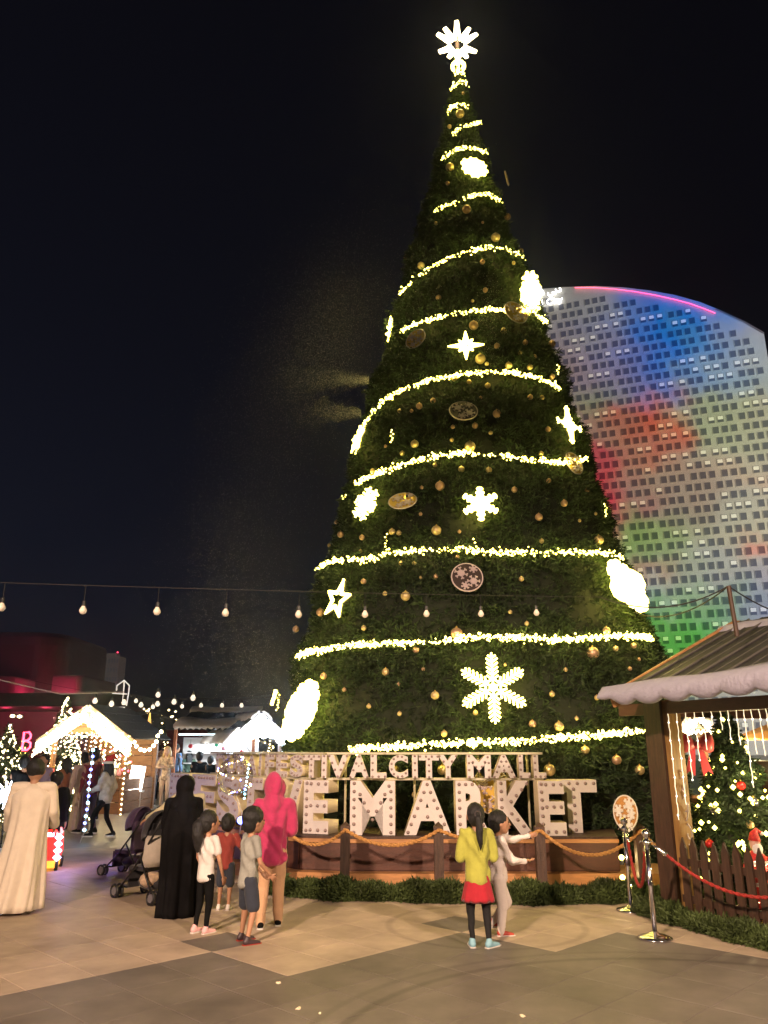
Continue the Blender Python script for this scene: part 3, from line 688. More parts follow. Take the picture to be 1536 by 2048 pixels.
# ------------------------------------------------------------------ chrome stanchions and red ropes
def stanchion(p, label):
    t = thing('rope_stanchion', label, 'stanchion', p, 0, 'chrome stanchions with red rope')
    MB().lathe([(.0, 0.012), (.165, .012), (.172, .022), (.165, .034), (.10, .055), (.045, .068), (.028, .085)], n=36).build('base', M['chrome'], t, True)
    MB().tube([(0, 0, .06), (0, 0, .9)], .0245, 20).build('pole', M['chrome'], t, True)
    MB().lathe([(.024, .885), (.042, .895), (.042, .925), (.026, .94), (.02, .965)], n=24).build('collar', M['chrome'], t, True)
    MB().sph((0, 0, .995), .044, 3).build('ball', M['chrome'], t, True)
    for a_ in (0, PI/2, PI, 3*PI/2): MB().tube([(.04*math.cos(a_), .04*math.sin(a_), .91), (.065*math.cos(a_), .065*math.sin(a_), .925), (.075*math.cos(a_), .075*math.sin(a_), .90)], .006, 6).build('hook', M['chrome'], t, True)
    return t
s1 = G(1263, 1825); s2 = G(1311, 1881); s3 = s2+Vector((1.75, -.9, 0))
stanchion(s1, 'chrome rope stanchion further back, in front of the snowflake disc')
stanchion(s2, 'nearer chrome rope stanchion standing on the dark paving edge')
stanchion(s3, 'chrome rope stanchion beyond the right edge holding the long red rope')
def redrope(a_, b_, sag, label):
    d = (b_-a_); d.z = 0; d.normalize(); za = Vector((0, 0, .89))
    t = rope(a_+d*.15+za-Vector((0, 0, .06)), b_-d*.15+za-Vector((0, 0, .06)), sag, .017, M['rope_red'], 'red_rope', label, 'red ropes on the chrome stanchions', n=36)
    for s_, q in ((1, a_), (-1, b_)):
        p0 = q+d*s_*.055+za; p1 = q+d*s_*.155+za-Vector((0, 0, .065))
        MB().tube([p0, p0.lerp(p1, .5), p1, p1+(p1-p0)*.35], [.009, .014, .022, .022], 12).build('rope_end', M['chrome'], t, True, True)
redrope(s1, s2, .44, 'short red rope drooping between the two chrome stanchions')
redrope(s2, s3, .36, 'long red rope swagging in front of the picket fence')
# disc ornament standing on the floor near the last post
dp = at(1251, 1625, 10.9); t = thing('snowflake_disc', 'shiny gold disc with white snowflakes beside the end of the tan rope', 'disc ornament', dp)
N_ = 36; rad = PX(23, dp); nd = Vector((-.55, -1, .1)).normalized(); xx = nd.cross(Vector((0, 0, 1))).normalized(); yy = xx.cross(nd); yy = yy*1.38
MB().prism([(xx*math.cos(2*PI*k/N_)+yy*math.sin(2*PI*k/N_))*rad for k in range(N_)], nd*-.008, nd*.008).build('plate', M['bronze_plate'] if 'bronze_plate' in M else mat('bronze_plate', (.50, .25, .07), .25, .8), t)
MB().tube([(xx*math.cos(2*PI*k/N_)+yy*math.sin(2*PI*k/N_))*rad for k in range(N_+1)], .012, 6, cap=False).build('rim', M['warm_white'] if 'warm_white' in M else mat('white_enamel', (.8, .76, .66), .4), t)
for (u, v, s, rt) in ((-.35, .45, .42, .2), (-.5, -.1, .3, .2), (.55, .1, .34, .5), (.1, -.62, .45, .1), (-.25, -.78, .3, .1)):
    f_ = MB()
    for a_, b_ in lines_flake(6, 2, s*rad, .45, rt):
        q = xx*(u*rad)+yy*(v*rad)+nd*.018; f_.tube([q+xx*a_.x+yy*a_.y, q+xx*b_.x+yy*b_.y], .016, 5)
    f_.build('snowflake', mat('white_enamel', (.8, .76, .66), .4), t)
MB().tube([(0, .04, -rad*1.1), (0, .04, -dp.z+.01)], .015, 8).build('stand', M['wire'], t)
# small warm lamps glowing behind that disc
for k, (px, py, Y, lab) in enumerate([(1243, 1715, 11.3, 'upper lamp glowing at the right end of the platform'), (1245, 1755, 11.3, 'lower lamp glowing at the right end of the platform'), (1312, 1803, 10.3, 'small lamp glowing in the garland behind the near stanchion')]):
    p = at(px, py, Y); t = thing('garden_lamp', lab, 'lamp', p, 0, 'small lamps by the platform end')
    MB().sph((0, 0, 0), .035, 2).build('bulb', M['warm'], t); MB().lathe([(.03, -.09), (.03, -.035), (.02, -.03)], n=10).build('socket', M['black'], t)
    light('garden_lamp_glow', 'POINT', p+Vector((0, -.06, .02)), 5, (1, .75, .35), .03)
# ------------------------------------------------------------------ right stall
corner = at(1226, 1384, 9.35); ez = 2.42
c0 = Vector((corner.x, corner.y, ez))
stall = thing('market_stall', 'brown timber stall with snowy roof and picket fence on the right', 'market stall', (fa.x, fa.y, 0))
def SP(u, v, z_): return Vector((c0.x, c0.y, 0))+U*u+V_*v+Vector((0, 0, z_))
rid_v, rid_z, LEN = 2.25, 3.42, 5.2
# roof boards running from eave to ridge, the whole slope skewed back like a hip
nb = 26
for k in range(nb):
    u0, u1 = k*LEN/nb+.004, (k+1)*LEN/nb-.004
    skew = .0
    for side in (0, 1):
        a0, a1 = SP(u0, 0 if side == 0 else 2*rid_v, ez), SP(u1, 0 if side == 0 else 2*rid_v, ez); b0, b1 = SP(u0, rid_v, rid_z), SP(u1, rid_v, rid_z)
        th = .03 if k % 2 else .042
        mb = MB(); nn = (a1-a0).cross(b0-a0).normalized(); nn = nn if nn.z > 0 else -nn
        mb.prism([a0, a1, b1, b0], nn*0, nn*th); mb.build('roof_board', M['roofing'], stall, world=True)
        if side == 0:
            mb = MB(); mb.bar(a1+nn*(th+.008), b1+nn*(th+.008), .018, .016, nn); mb.build('batten', M['roof_batten'] if 'roof_batten' in M else mat('roof_batten', (.10, .09, .08), .5), stall, world=True)
# barge board (golden, facing the tree)
mb = MB()
for s_ in (0, 1):
    a_ = SP(-.03, 0 if s_ == 0 else 2*rid_v, ez-.04); b_ = SP(-.03, rid_v, rid_z-.02); mb.bar(a_, b_, .045, .17)
mb.build('barge_board', M['wood_orange'], stall, world=True)
# scalloped eave snow
def snow_band(f, n, thick, name, parent, m, seed=0):
    """f(u)->(point, length down), closed slab with scalloped lower edge"""
    top, bot = [], []
    for i in range(n+1):
        a_, b_ = f(i/n); top.append(a_); bot.append(b_)
    return top, bot
def eave_snow(p0, p1, upn, back, hi, lo, wavs, parent, m, name='snow_roll', seed=1):
    rs = random.Random(seed); n = 240; rings = []; d = p1-p0; L_ = d.length
    ph = [rs.random()*6 for _ in range(4)]
    for i in range(n+1):
        u = i/n; p = p0+d*u
        up = hi*(.8+.28*math.sin(u*L_*1.9+ph[0])+.18*math.sin(u*L_*4.3+ph[1]))
        dn = lo*(.62+.55*abs(math.sin(u*L_*PI/.40+ph[2]))+.08*math.sin(u*L_*2.7+ph[3]))
        tp_ = .35+.65*min(1, u*14, (1-u)*14)
        up *= tp_; dn *= tp_
        e = -back.normalized()*.06
        rings.append([p+e*.2-Vector((0, 0, dn)), p+e*1.2-Vector((0, 0, dn*.85)), p+e*1.9-Vector((0, 0, dn*.3)), p+e*1.7+Vector((0, 0, up*.25)), p+upn*(.07)+back*(up*.5), p+upn*.05+back*up, p+back*(up*1.02)-upn*.012, p-Vector((0, 0, .02))])
    mb = MB(); mb.loft(rings); return mb.build(name, m, parent, smooth=True, world=True)
slope = (SP(0, rid_v, rid_z)-SP(0, 0, ez)).normalized(); nrm = U.cross(slope); nrm = nrm if nrm.z > 0 else -nrm; nrm.normalize()
eave_snow(SP(-.12, -.05, ez+.045), SP(LEN, -.05, ez+.045), nrm, slope, .30, .12, 0, stall, M['snow'], seed=5)
eave_snow(SP(-.1, rid_v-.28, rid_z-.12), SP(LEN, rid_v-.28, rid_z-.12), nrm, slope, .36, .10, 0, stall, M['snow'], seed=9)
# beams, posts
pc = SP(.62, .36, 0)
MB().box((0, 0, 0), (.001, .001, .001))
def post(px, py, Yoff=0):
    pass
pb = G(1352, 1836); 
def sq(p, w, d, z0_, z1_, name, m):
    Mx = Matrix((U, V_, Vector((0, 0, 1)))).transposed()
    mb = MB(); mb.box((p.x, p.y, (z0_+z1_)/2), (w, d, z1_-z0_), Mx); return mb.build(name, m, stall, world=True)
pp_ = pb-U*.09+V_*.14
sq(pp_, .27, .24, 0, ez-.02, 'corner_post', M['wood_dark'])
sq(pp_+U*.185+V_*.02, .09, .20, 0, ez-.02, 'golden_jamb', M['wood_gold'])
e0 = pp_-U*.62-V_*.02; e1 = pp_+U*3.6-V_*.02
mb = MB(); mb.bar(Vector((e0.x, e0.y, ez-.11)), Vector((e1.x, e1.y, ez-.11)), .12, .14); mb.build('eave_beam', M['wood_red'], stall, world=True)
sq(pp_+U*3.4, .24, .24, 0, ez-.02, 'corner_post', M['wood_dark'])
for u_, v_ in ((0, 3.2), (3.4, 3.2)): sq(pp_+U*u_+V_*v_, .22, .22, 0, ez+.2, 'corner_post', M['wood_dark'])
mb = MB(); a_ = pp_-U*.3+V_*.1; b_ = a_+V_*3.4; mb.bar(Vector((a_.x, a_.y, ez-.12)), Vector((b_.x, b_.y, ez-.12)), .1, .14); mb.build('side_beam', M['wood_red'], stall, world=True)
# picket fence
fz = thing('picket_fence', 'dark brown picket fence with pointed pales below the stall lights', 'fence', (fa.x, fa.y, 0))
f0 = fa+U*.28+V_*.03
npk = 20; 
for k in range(npk):
    p = f0+U*(k*.145); hgt = .86+.012*math.sin(k*1.7); w = .095
    base = [(-w/2, 0), (w/2, 0), (w/2, hgt-.12), (.0, hgt), (-w/2, hgt-.12)]
    poly = [p+U*x+Vector((0, 0, zz+.02)) for x, zz in base]
    mb = MB(); mb.prism(poly, -V_*.012, V_*.012); mb.build('pale', M['wood_dark'], fz, world=True)
for zz in (.24, .62):
    mb = MB(); mb.bar(f0-U*.1+V_*.032+Vector((0, 0, zz)), f0+U*(npk*.145)+V_*.032+Vector((0, 0, zz)), .035, .075); mb.build('rail', M['wood_dark'], fz, world=True)
# icicle light curtain
SL = [(1335, 1640), (1352, 1610), (1370, 1560), (1388, 1520), (1405, 1500), (1422, 1450), (1440, 1460), (1455, 1478), (1472, 1490), (1487, 1575), (1502, 1508), (1518, 1512), (1532, 1495)]
ic = thing('icicle_curtain', 'curtain of thin warm icicle light strings hanging under the stall eave', 'light curtain', (pp_.x, pp_.y, ez-.2))
q0 = pp_+U*.29-V_*.10
for k, (px, py) in enumerate(SL):
    d = ray(px, 1420); # find u along the eave line where this ray passes
    A2 = np.array([[U.x, -d.x], [U.y, -d.y]]); uu, tt = np.linalg.solve(A2, np.array([-q0.x, -q0.y]))
    p = q0+U*float(uu); dd = ray(px, py); tz = (p.y)/dd.y; zb = CH+dd.z*tz
    n = max(5, int((ez-.18-zb)/.05)); P_ = [Vector((p.x+.004*math.sin(i*1.9+k), p.y+.004*math.cos(i*2.3), ez-.18-(ez-.18-zb)*i/n)) for i in range(n+1)]
    s_ = MB().tube(P_, .0045, 5).build('light_string', emat('icicle_wire_glow', (1, .80, .50), 1.5), ic, world=True)
    mb = MB()
    for i in range(2, n+1, 4): mb.sph(P_[i], .011, 1)
    mb.build('bulb', M['white_light_soft'] if 'white_light_soft' in M else emat('soft_white_bulb', (1, .88, .75), 3.5), s_)
    s_.children[0].location = (-ic.location.x, -ic.location.y, -ic.location.z)
# small decorated trees behind the fence
def small_tree(p, h, r, label, nb_, lights_m, balls, seed, ncol=('silver', 'gold', 'redball'), leaf=.10, n=1500, fm='foliage'):
    rs = np.random.default_rng(seed); t = thing('decorated_tree', label, 'christmas tree', p)
    MB().tube([(0, 0, 0), (0, 0, h*.95)], [.05, .01], 8).build('trunk', M['wood_dark'], t)
    zz = h*(1-np.sqrt(rs.random(n)))*.95+.06; aa = rs.random(n)*2*PI
    R_ = r*(1-zz/h)*(1+.18*np.sin(zz*14/h*2.2)); rr_ = R_*rs.uniform(.5, 1.0, n)
    P_ = np.stack([rr_*np.cos(aa), rr_*np.sin(aa), zz], 1); N_ = np.stack([np.cos(aa), np.sin(aa), np.zeros(n)], 1)
    q = sprigs(P_, N_, rs.uniform(.6, 1.4, n)*leaf, 10, rs, wid=.14)
    tag(quads('foliage', q, len(q)//4, M[fm], t), kind='stuff')
    cr = MB(); cr.lathe([(r*.75, .08), (r*.4, h*.45), (.01, h*.92)], n=14); cr.build('core', M['core'], t)
    zz = h*(1-np.sqrt(rs.random(nb_)))*.96+.05; aa = rs.random(nb_)*2*PI; rr_ = r*(1-zz/h)*1.03+.03
    tag(blobs(np.stack([rr_*np.cos(aa), rr_*np.sin(aa), zz], 1), rs.uniform(.6, 1.4, nb_)*.025, 'bulb', M[lights_m], t), kind='stuff')
    seen_ = set()
    for k in range(balls):
        zz_ = h*(.1+.75*rs.random()); a_ = rs.random()*2*PI; rq = r*(1-zz_/h)*1.02
        b = thing('bauble', '', 'bauble', p+Vector((rq*math.cos(a_), rq*math.sin(a_), zz_)), 0, 'baubles on the small trees')
        c_ = ncol[k % len(ncol)]; nmc = {'silver': 'silver', 'gold': 'gold', 'redball': 'red', 'copper': 'copper'}[c_]
        vis = 'low' if zz_ < h*.35 else 'mid height' if zz_ < h*.6 else 'high'; b['label'] = '%s bauble %s on the %s side of the fenced lit tree' % (nmc, vis, ('right', 'rear', 'left', 'front')[int(((a_+PI/4) % (2*PI))/(PI/2))])
        b['label'] = b['label']+(', second one' if b['label'] in seen_ else ''); seen_.add(b['label']); s_ = float(.045+.02*rs.random()); b.scale = (s_, s_, s_)
        o_ = MB().sph((0, 0, 0), 1, 2).build('ball', M[c_], b, True); link('cap', capm, b)
    return t
tp_ = at(1455, 1600, 9.9); tp_.z = 0
small_tree(Vector((tp_.x+.26, 10.3, 0)), 2.35, .80, 'bushy decorated tree behind the picket fence with silver and gold baubles', 230, 'warm', 16, 3, leaf=.085, n=6500)
for q_ in ((-.15, -.9, .6), (.35, -.8, 1.1), (.0, -.7, 1.6), (.5, -.8, .5)): light('tree_glow', 'POINT', Vector((tp_.x+.26, 10.3, 0))+Vector(q_), 24, (1, .8, .4), .03)  # unseen point lights added before the tree to brighten its foliage
# candy striped red and white figure to the right of the tree
tf = at(1500, 1700, 9.6); sf = thing('glitter_figure', 'red and white sparkling Santa shaped figure behind the fence at right', 'figure', (tf.x+.02, 9.5, 0.08), R(10))
M['red_felt'] = mat('red_glitter', (.55, .02, .02), .35, var=.4, scale=40, bump=.5, bscale=90); M['white_fur'] = mat('white_glitter', (.8, .76, .74), .5, bump=.8, bscale=60)
sf.scale = (.62,)*3
mb = MB(); mb.lathe([(.20, .02), (.22, .15), (.18, .45), (.21, .7), (.17, .95), (.09, 1.06)], n=18, sy=.8); mb.build('body', M['red_felt'], sf, True)
for zz, rr_ in ((.06, .225), (.50, .20), (.86, .205)): MB().tube([(rr_*math.cos(a_), rr_*.82*math.sin(a_), zz) for a_ in np.linspace(0, 2*PI, 19)], .035, 7, cap=False).build('fur_band', M['white_fur'], sf, True)
MB().sph((0, 0, 1.16), (.10, .10, .12), 2).build('head', mat('doll_skin', (.6, .36, .27), .5), sf, True)
MB().sph((0, -.06, 1.08), (.10, .07, .12), 2).build('beard', M['white_fur'], sf, True)
MB().tube([(0, 0, 1.22), (.01, 0, 1.33), (.07, 0, 1.40), (.14, -.02, 1.36)], [.11, .08, .045, .02], 12).build('hat', M['red_felt'], sf, True); MB().sph((.155, -.02, 1.34), .035, 2).build('pompom', M['white_fur'], sf, True)
for sg in (-1, 1): MB().tube([(sg*.17, 0, .92), (sg*.29, -.05, .72), (sg*.22, -.18, .62)], [.06, .055, .05], 10).build('arm', M['red_felt'], sf, True)
tag(blobs(np.stack([.225*np.cos(q := rng.random(60)*2*PI), .19*np.sin(q), rng.uniform(.05, 1.0, 60)], 1), .009, 'bulb', M['white_light'], sf), kind='stuff')
# red bow
bp = at(1392, 1490, 9.85); t = thing('red_bow', 'big pink red ribbon bow hanging left above the decorated tree', 'bow', bp)
M['ribbon'] = mat('red_ribbon', (.55, .05, .06), .4, sheen=.3)
for sg in (-1, 1):
    MB().loft([[(sg*x, .04*math.cos(k)*w_, zc+hh*math.sin(k)) for k in np.linspace(0, 2*PI, 11)[:-1]] for x, hh, zc, w_ in ((.01, .03, 0, 1), (.07, .09, .02, 1.6), (.15, .13, .03, 1.8), (.20, .10, .03, 1.2), (.215, .02, .03, .3))]).build('loop', M['ribbon'], t, True)
    mb = MB(); mb.prism([(sg*.01, 0, 0), (sg*.06, 0, .0), (sg*.17, 0, -.34), (sg*.11, 0, -.30), (sg*.05, 0, -.36)], (0, -.008, 0), (0, .008, 0)); mb.build('tail', M['ribbon'], t)
MB().sph((0, -.02, 0), (.04, .05, .05), 2).build('knot', M['ribbon'], t, True)
# silver wire lettering hung beside the jamb
wp = at(1358, 1600, 9.75); t = thing('wire_ornament', 'tangled silver wire ornament hanging beside the golden jamb', 'ornament', wp)
M['silverwire'] = mat('silver_glitter_wire', (.62, .55, .52), .35, .6)
Ux = U
crv = [[(0, .42), (-.03, .3), (.02, .22), (.09, .25), (.1, .33), (.04, .30), (.0, .18), (.11, .12), (.12, .2), (.03, .05)], [(-.02, .1), (.05, .0), (.1, .06), (.06, .12), (.0, -.08), (.09, -.12), (.14, -.02), (.08, -.22), (.02, -.16), (.05, -.3)], [(-.01, -.05), (0, -.2), (.06, -.34), (.12, -.42), (.14, -.3), (.08, -.26), (.03, -.42), (.10, -.5)], [(.02, .45), (.0, .2), (.02, -.1), (.05, -.48)]]
for c_ in crv:
    P_ = []
    for i in range(len(c_)-1):
        for s_ in range(4):
            p0, p1, p2, p3 = [Vector(c_[min(max(i+o_, 0), len(c_)-1)]) for o_ in (-1, 0, 1, 2)]; u = s_/4
            P_.append(.5*((2*p1)+(p2-p0)*u+(2*p0-5*p1+4*p2-p3)*u*u+(3*p1-p0-3*p2+p3)*u**3))
    MB().tube([Ux*p.x+V_*(.01*math.sin(i))+Vector((0, 0, p.y)) for i, p in enumerate(P_)], .0085, 6).build('wire_loop', M['silverwire'], t, True)
# brown cabinet, orange awning, far stall with glaring gable behind
cb = at(1560, 1600, 12.0); t = thing('cabinet', 'tall red brown wooden cabinet at the right edge behind the lit tree', 'cabinet', (cb.x, 12.2, 0), R(-8))
MB().box((0, 0, .80), (1.05, .6, 1.6)).build('carcass', M['wood_red'], t); MB().box((0, 0, 1.63), (1.15, .7, .06)).build('cornice', M['wood_red'], t)
for sx in (-.26, .26):
    MB().box((sx, -.315, .82), (.48, .03, 1.4)).build('door', M['wood_red'], t); MB().box((sx, -.335, .82), (.32, .014, 1.15)).build('door_panel', M['wood_red'], t)
aw = thing('orange_awning', 'plain orange yellow awning slope seen behind the icicle lights', 'awning', at(1500, 1450, 15))
M['awn'] = mat('orange_canvas', (.55, .27, .06), .7)
A_ = [at(1462, 1477, 15), at(1620, 1477, 15), at(1640, 1430, 16.2), at(1540, 1446, 16.2)]
MB().prism([p for p in A_], (0, 0, 0), (0, 0, -.03)).build('canvas', M['awn'], aw, world=True)
for p in (A_[0], A_[1]): MB().tube([(p.x, p.y, 0), (p.x, p.y, p.z)], .03, 8).build('pole', M['wood_dark'], aw, world=True)
light('stall_lamp_glow', 'POINT', at(1500, 1440, 14.5)+Vector((0, 0, -.3)), 120, (1, .7, .35), .1)
# pole on the stall roof with wires
pw = SP(2.0, rid_v+.1, rid_z)
pt = at(1457, 1172, pw.y); pbm = at(1470, 1240, pw.y)
t = thing('wire_mast', 'short dark mast on the stall roof holding the festoon wires', 'mast', (pbm.x, pw.y, rid_z-.3))
MB().tube([(0, 0, -.1), (pt.x-pbm.x, 0, pt.z-rid_z+.3)], .026, 8).build('mast', M['wood_dark'], t)
# ------------------------------------------------------------------ festoon string across the view
def festoon(P0, P1, sag, n, label, bulbs, r=.034, drop=.22, lit=None, group='festoon strings over the plaza'):
    t = thing('festoon_string', label, 'festoon string', P0, 0, group)
    MB().tube([P0.lerp(P1, k/40)-Vector((0, 0, sag*4*(k/40)*(1-k/40)))-P0 for k in range(41)], .0035, 5).build('cable', M['wire'], t)
    for p in bulbs:
        top = Vector((p.x, p.y, p.z+drop)); l = MB(); l.tube([top-P0, p+Vector((0, 0, r*1.8))-P0], .004, 4); so = l
        so.lathe([(.014*r/.034, r*1.1), (.017*r/.034, r*1.2), (.017*r/.034, r*2.4), (.008, r*2.6)], tuple(p-P0), 8)
        o_ = so.build('socket', M['black'], t)
        MB().lathe([(0, -r), (r*.6, -r*.82), (r*.97, -r*.2), (r*.9, r*.3), (r*.5, r*.95), (r*.42, r*1.25)], tuple(p-P0), 12).build('bulb', lit or M['glass_bulb'], t, True)
    return t
M['glass_bulb'] = mat('faint_glow_frosted_bulb', (.70, .60, .48), .25, emit=(1, .78, .55), es=.10)  # faint glow put into the glass of the unlit bulbs
FX = [(3, 1215, 6.6), (166, 1221, 6.75), (314, 1223, 6.95), (451, 1226, 7.2), (597, 1229, 7.5), (730, 1229, 7.8), (853, 1228, 8.1), (962, 1228, 8.45), (1073, 1226, 8.8)]
bl = [at(x, y, Y) for x, y, Y in FX]
festoon(at(-150, 1160, 6.4), at(1200, 1194, 9.2), .02, 9, 'near festoon string with nine unlit bulbs crossing before the tree', bl)
e1 = Vector((pt.x, pw.y, pt.z))
t = thing('festoon_cable', 'two bare dark cables running from the roof mast towards the tree', 'cable', e1)
for q in (at(1200, 1194, 9.2), at(1270, 1225, 12)): MB().tube([e1.lerp(q, k/20)-Vector((0, 0, .18*4*(k/20)*(1-k/20)))-e1 for k in range(21)], .008, 5).build('strand', M['wire'], t)
for q in (at(1640, 1240, 9),): MB().tube([e1.lerp(q, k/20)-Vector((0, 0, .1*4*(k/20)*(1-k/20)))-e1 for k in range(21)], .008, 5).build('strand', M['wire'], t)
FB = [(190, 1402, 18), (223, 1408, 18), (248, 1405, 19), (282, 1410, 20), (315, 1408, 20), (348, 1404, 19), (386, 1396, 18), (316, 1390, 19)]
festoon(at(60, 1360, 17), at(560, 1385, 18), .25, 8, 'far festoon string above the left stalls', [at(x, y, Y) for x, y, Y in FB], .06, .15, emat('far_bulb', (1, .8, .6), 1.2))
FB = [(272, 1402, 24), (306, 1414, 24), (402, 1411, 24), (444, 1411, 24), (483, 1411, 24), (364, 1413, 25)]
festoon(at(200, 1380, 24), at(560, 1392, 24), .2, 8, 'furthest festoon string just above the stall with snowy roof', [at(x, y, Y) for x, y, Y in FB], .06, .15, emat('far_bulb', (1, .8, .6), 1.2))
t = thing('festoon_cable', 'thin pale cable slanting down over the red lit wall at left', 'cable', at(-20, 1355, 16)); 
MB().tube([Vector((0, 0, 0)), at(120, 1388, 17)-at(-20, 1355, 16), at(250, 1384, 18)-at(-20, 1355, 16)], .012, 5).build('strand', mat('pale_cable', (.5, .4, .4), .6), t)
# ------------------------------------------------------------------ hotel with projected colours
YH = 200.
base_r = at(1528, 670, YH); dH = Vector((-math.sin(R(69)), math.cos(R(69)), 0)); nH = Vector((-dH.y, dH.x, 0)); nH = nH if nH.y < 0 else -nH
def facade(px, py):      # photo point -> (s along the wall from its right edge, z)
    d = ray(px, py); A2 = np.array([[dH.x, -d.x], [dH.y, -d.y]]); s, t_ = np.linalg.solve(A2, np.array([-base_r.x, -base_r.y])); return float(s), CH+d.z*float(t_)
def FP(s, z_, off=0.): return Vector((base_r.x, base_r.y, 0))+dH*s+Vector((0, 0, z_))+nH*off
hotel = thing('hotel_building', 'tall hotel with arched roofline and coloured light patterns behind the tree', 'building', (base_r.x, base_r.y, 0))
M['facade'] = mat('pale_facade_panel', (.64, .60, .52), .7, var=.06, scale=.2)
M['pane'] = mat('dark_window_glass', (.19, .19, .21), .3, spec=.4)
top = [(1528, 668), (1490, 645), (1440, 620), (1400, 604), (1350, 590), (1300, 581), (1250, 575), (1190, 572), (1130, 574), (1080, 578), (1020, 586), (960, 600)]
TOPS = [facade(x, y) for x, y in top]
outl = [FP(TOPS[0][0], 0)]+[FP(s, z_) for s, z_ in TOPS]+[FP(TOPS[-1][0], 0)]
mb = MB(); mb.prism(outl, nH*0, nH*-18); mb.build('facade_wall', M['facade'], hotel, world=True)
def roof_z(s): return float(np.interp(s, [q[0] for q in TOPS], [q[1] for q in TOPS]))
smax = TOPS[-1][0]
# storeys and bays
panes, lits = [], []
dz = 3.28; ds = 2.42; z_ = 6.; wm = None
row = 0; cand = []
while z_ < max(q[1] for q in TOPS)-5:
    s = 1.6+(row % 3)*.8; k = 0
    while s < smax-2:
        if z_+2.0 < roof_z(s)-3.2 and z_+2.0 < roof_z(s+1.6)-3.2: cand.append((s, z_, row, k))
        k += 1; s += ds+(.85 if k % 3 == 0 else 0.0)
    row += 1; z_ += dz
M['lit_pane'] = emat('lit_hotel_blind', (1, .86, .42), .30)
w, h = 1.55, 2.05
def pane_box(wd, hg, dp):
    return MB().add([tuple(FP(s_, zz, o_)-FP(0, 0, 0)) for s_ in (0, wd) for zz in (0, hg) for o_ in (0, dp)], [(0, 1, 3, 2), (4, 6, 7, 5), (0, 4, 5, 1), (2, 3, 7, 6), (0, 2, 6, 4), (1, 5, 7, 3)])
pm = pane_box(w, h, .12).mesh('window_pane', M['pane'])
frm = MB()
for a_, b_ in (((-.08, -.1), (w+.08, 0)), ((-.08, h), (w+.08, h+.12)), ((-.1, 0), (0, h)), ((w, 0), (w+.1, h))):
    frm.add([tuple(FP(s_, zz, o_)-FP(0, 0, 0)) for s_ in (a_[0], b_[0]) for zz in (a_[1], b_[1]) for o_ in (.01, .22)], [(0, 1, 3, 2), (4, 6, 7, 5), (0, 4, 5, 1), (2, 3, 7, 6), (0, 2, 6, 4), (1, 5, 7, 3)])
fm_ = frm.mesh('window_frame', M['facade'])
blind = MB().add([tuple(FP(s_, zz, o_)-FP(0, 0, 0)) for s_ in (.08, w-.08) for zz in (h*.42, h*.94) for o_ in (.13, .16)], [(0, 1, 3, 2), (4, 6, 7, 5), (0, 4, 5, 1), (2, 3, 7, 6), (0, 2, 6, 4), (1, 5, 7, 3)]).mesh('lit_blind', M['lit_pane'])
rs = random.Random(4); litset = set()
for r_ in range(row):
    k = 0
    while k < 40:
        if rs.random() < .12:
            for q in range(rs.choice((1, 2, 3, 3))): litset.add((r_, k+q))
            k += 3
        k += 1
def visible(c):   # not hidden by the tree: prefer the windows right of px 1085
    p = FP(c[0], c[1]); 
    yc = p.y*CT+(p.z-CH)*ST; px = 768+F*p.x/yc; py = 1024-F*(-p.y*ST+(p.z-CH)*CT)/yc
    return px > 1078+max(0, (py-620)*.30) and py < 1310, py
cand.sort(key=lambda c: (not visible(c)[0], visible(c)[1]))
restp, restf, restb = MB(), MB(), MB()
def addm(mb, me, off): mb.add([Vector(v.co)+off for v in me.vertices], [tuple(p.vertices) for p in me.polygons])
for i, c in enumerate(cand):
    off = FP(c[0], c[1])-FP(0, 0); lit = (c[2], c[3]) in litset
    loc = off+Vector((0, 0, 0))
    if i < 290:
        o_ = link('window', fm_, hotel, loc); link('pane', pm, o_)
        if lit: link('lit_blind', blind, o_)
    else:
        addm(restp, pm, loc); addm(restf, fm_, loc)
        if lit: addm(restb, blind, loc)
for q, n_, m_ in ((restp, 'far_window_panes', 'pane'), (restf, 'far_window_frames', 'facade'), (restb, 'far_lit_blinds', 'lit_pane')):
    if q.v: tag(q.build(n_, M[m_], hotel), kind='stuff')
# neon line on the arched roof edge
neon = MB(); NP = [facade(x, y) for x, y in [(1430, 627), (1410, 619), (1380, 608), (1350, 600), (1310, 591), (1270, 584), (1230, 579), (1190, 576), (1150, 576)]]
neon.tube([FP(s, zz-.2, .6) for s, zz in NP], .16, 6); neon.build('neon_line', emat('pink_neon', (1, .05, .16), 3.2), hotel, world=True)
neon = MB(); NP = [facade(x, y) for x, y in [(1528, 668), (1490, 646), (1440, 623), (1432, 620)]]
neon.tube([FP(s, zz, .6) for s, zz in NP], .13, 6); neon.build('neon_line', mat('roof_edge_trim', (.4, .3, .25), .5), hotel, world=True)
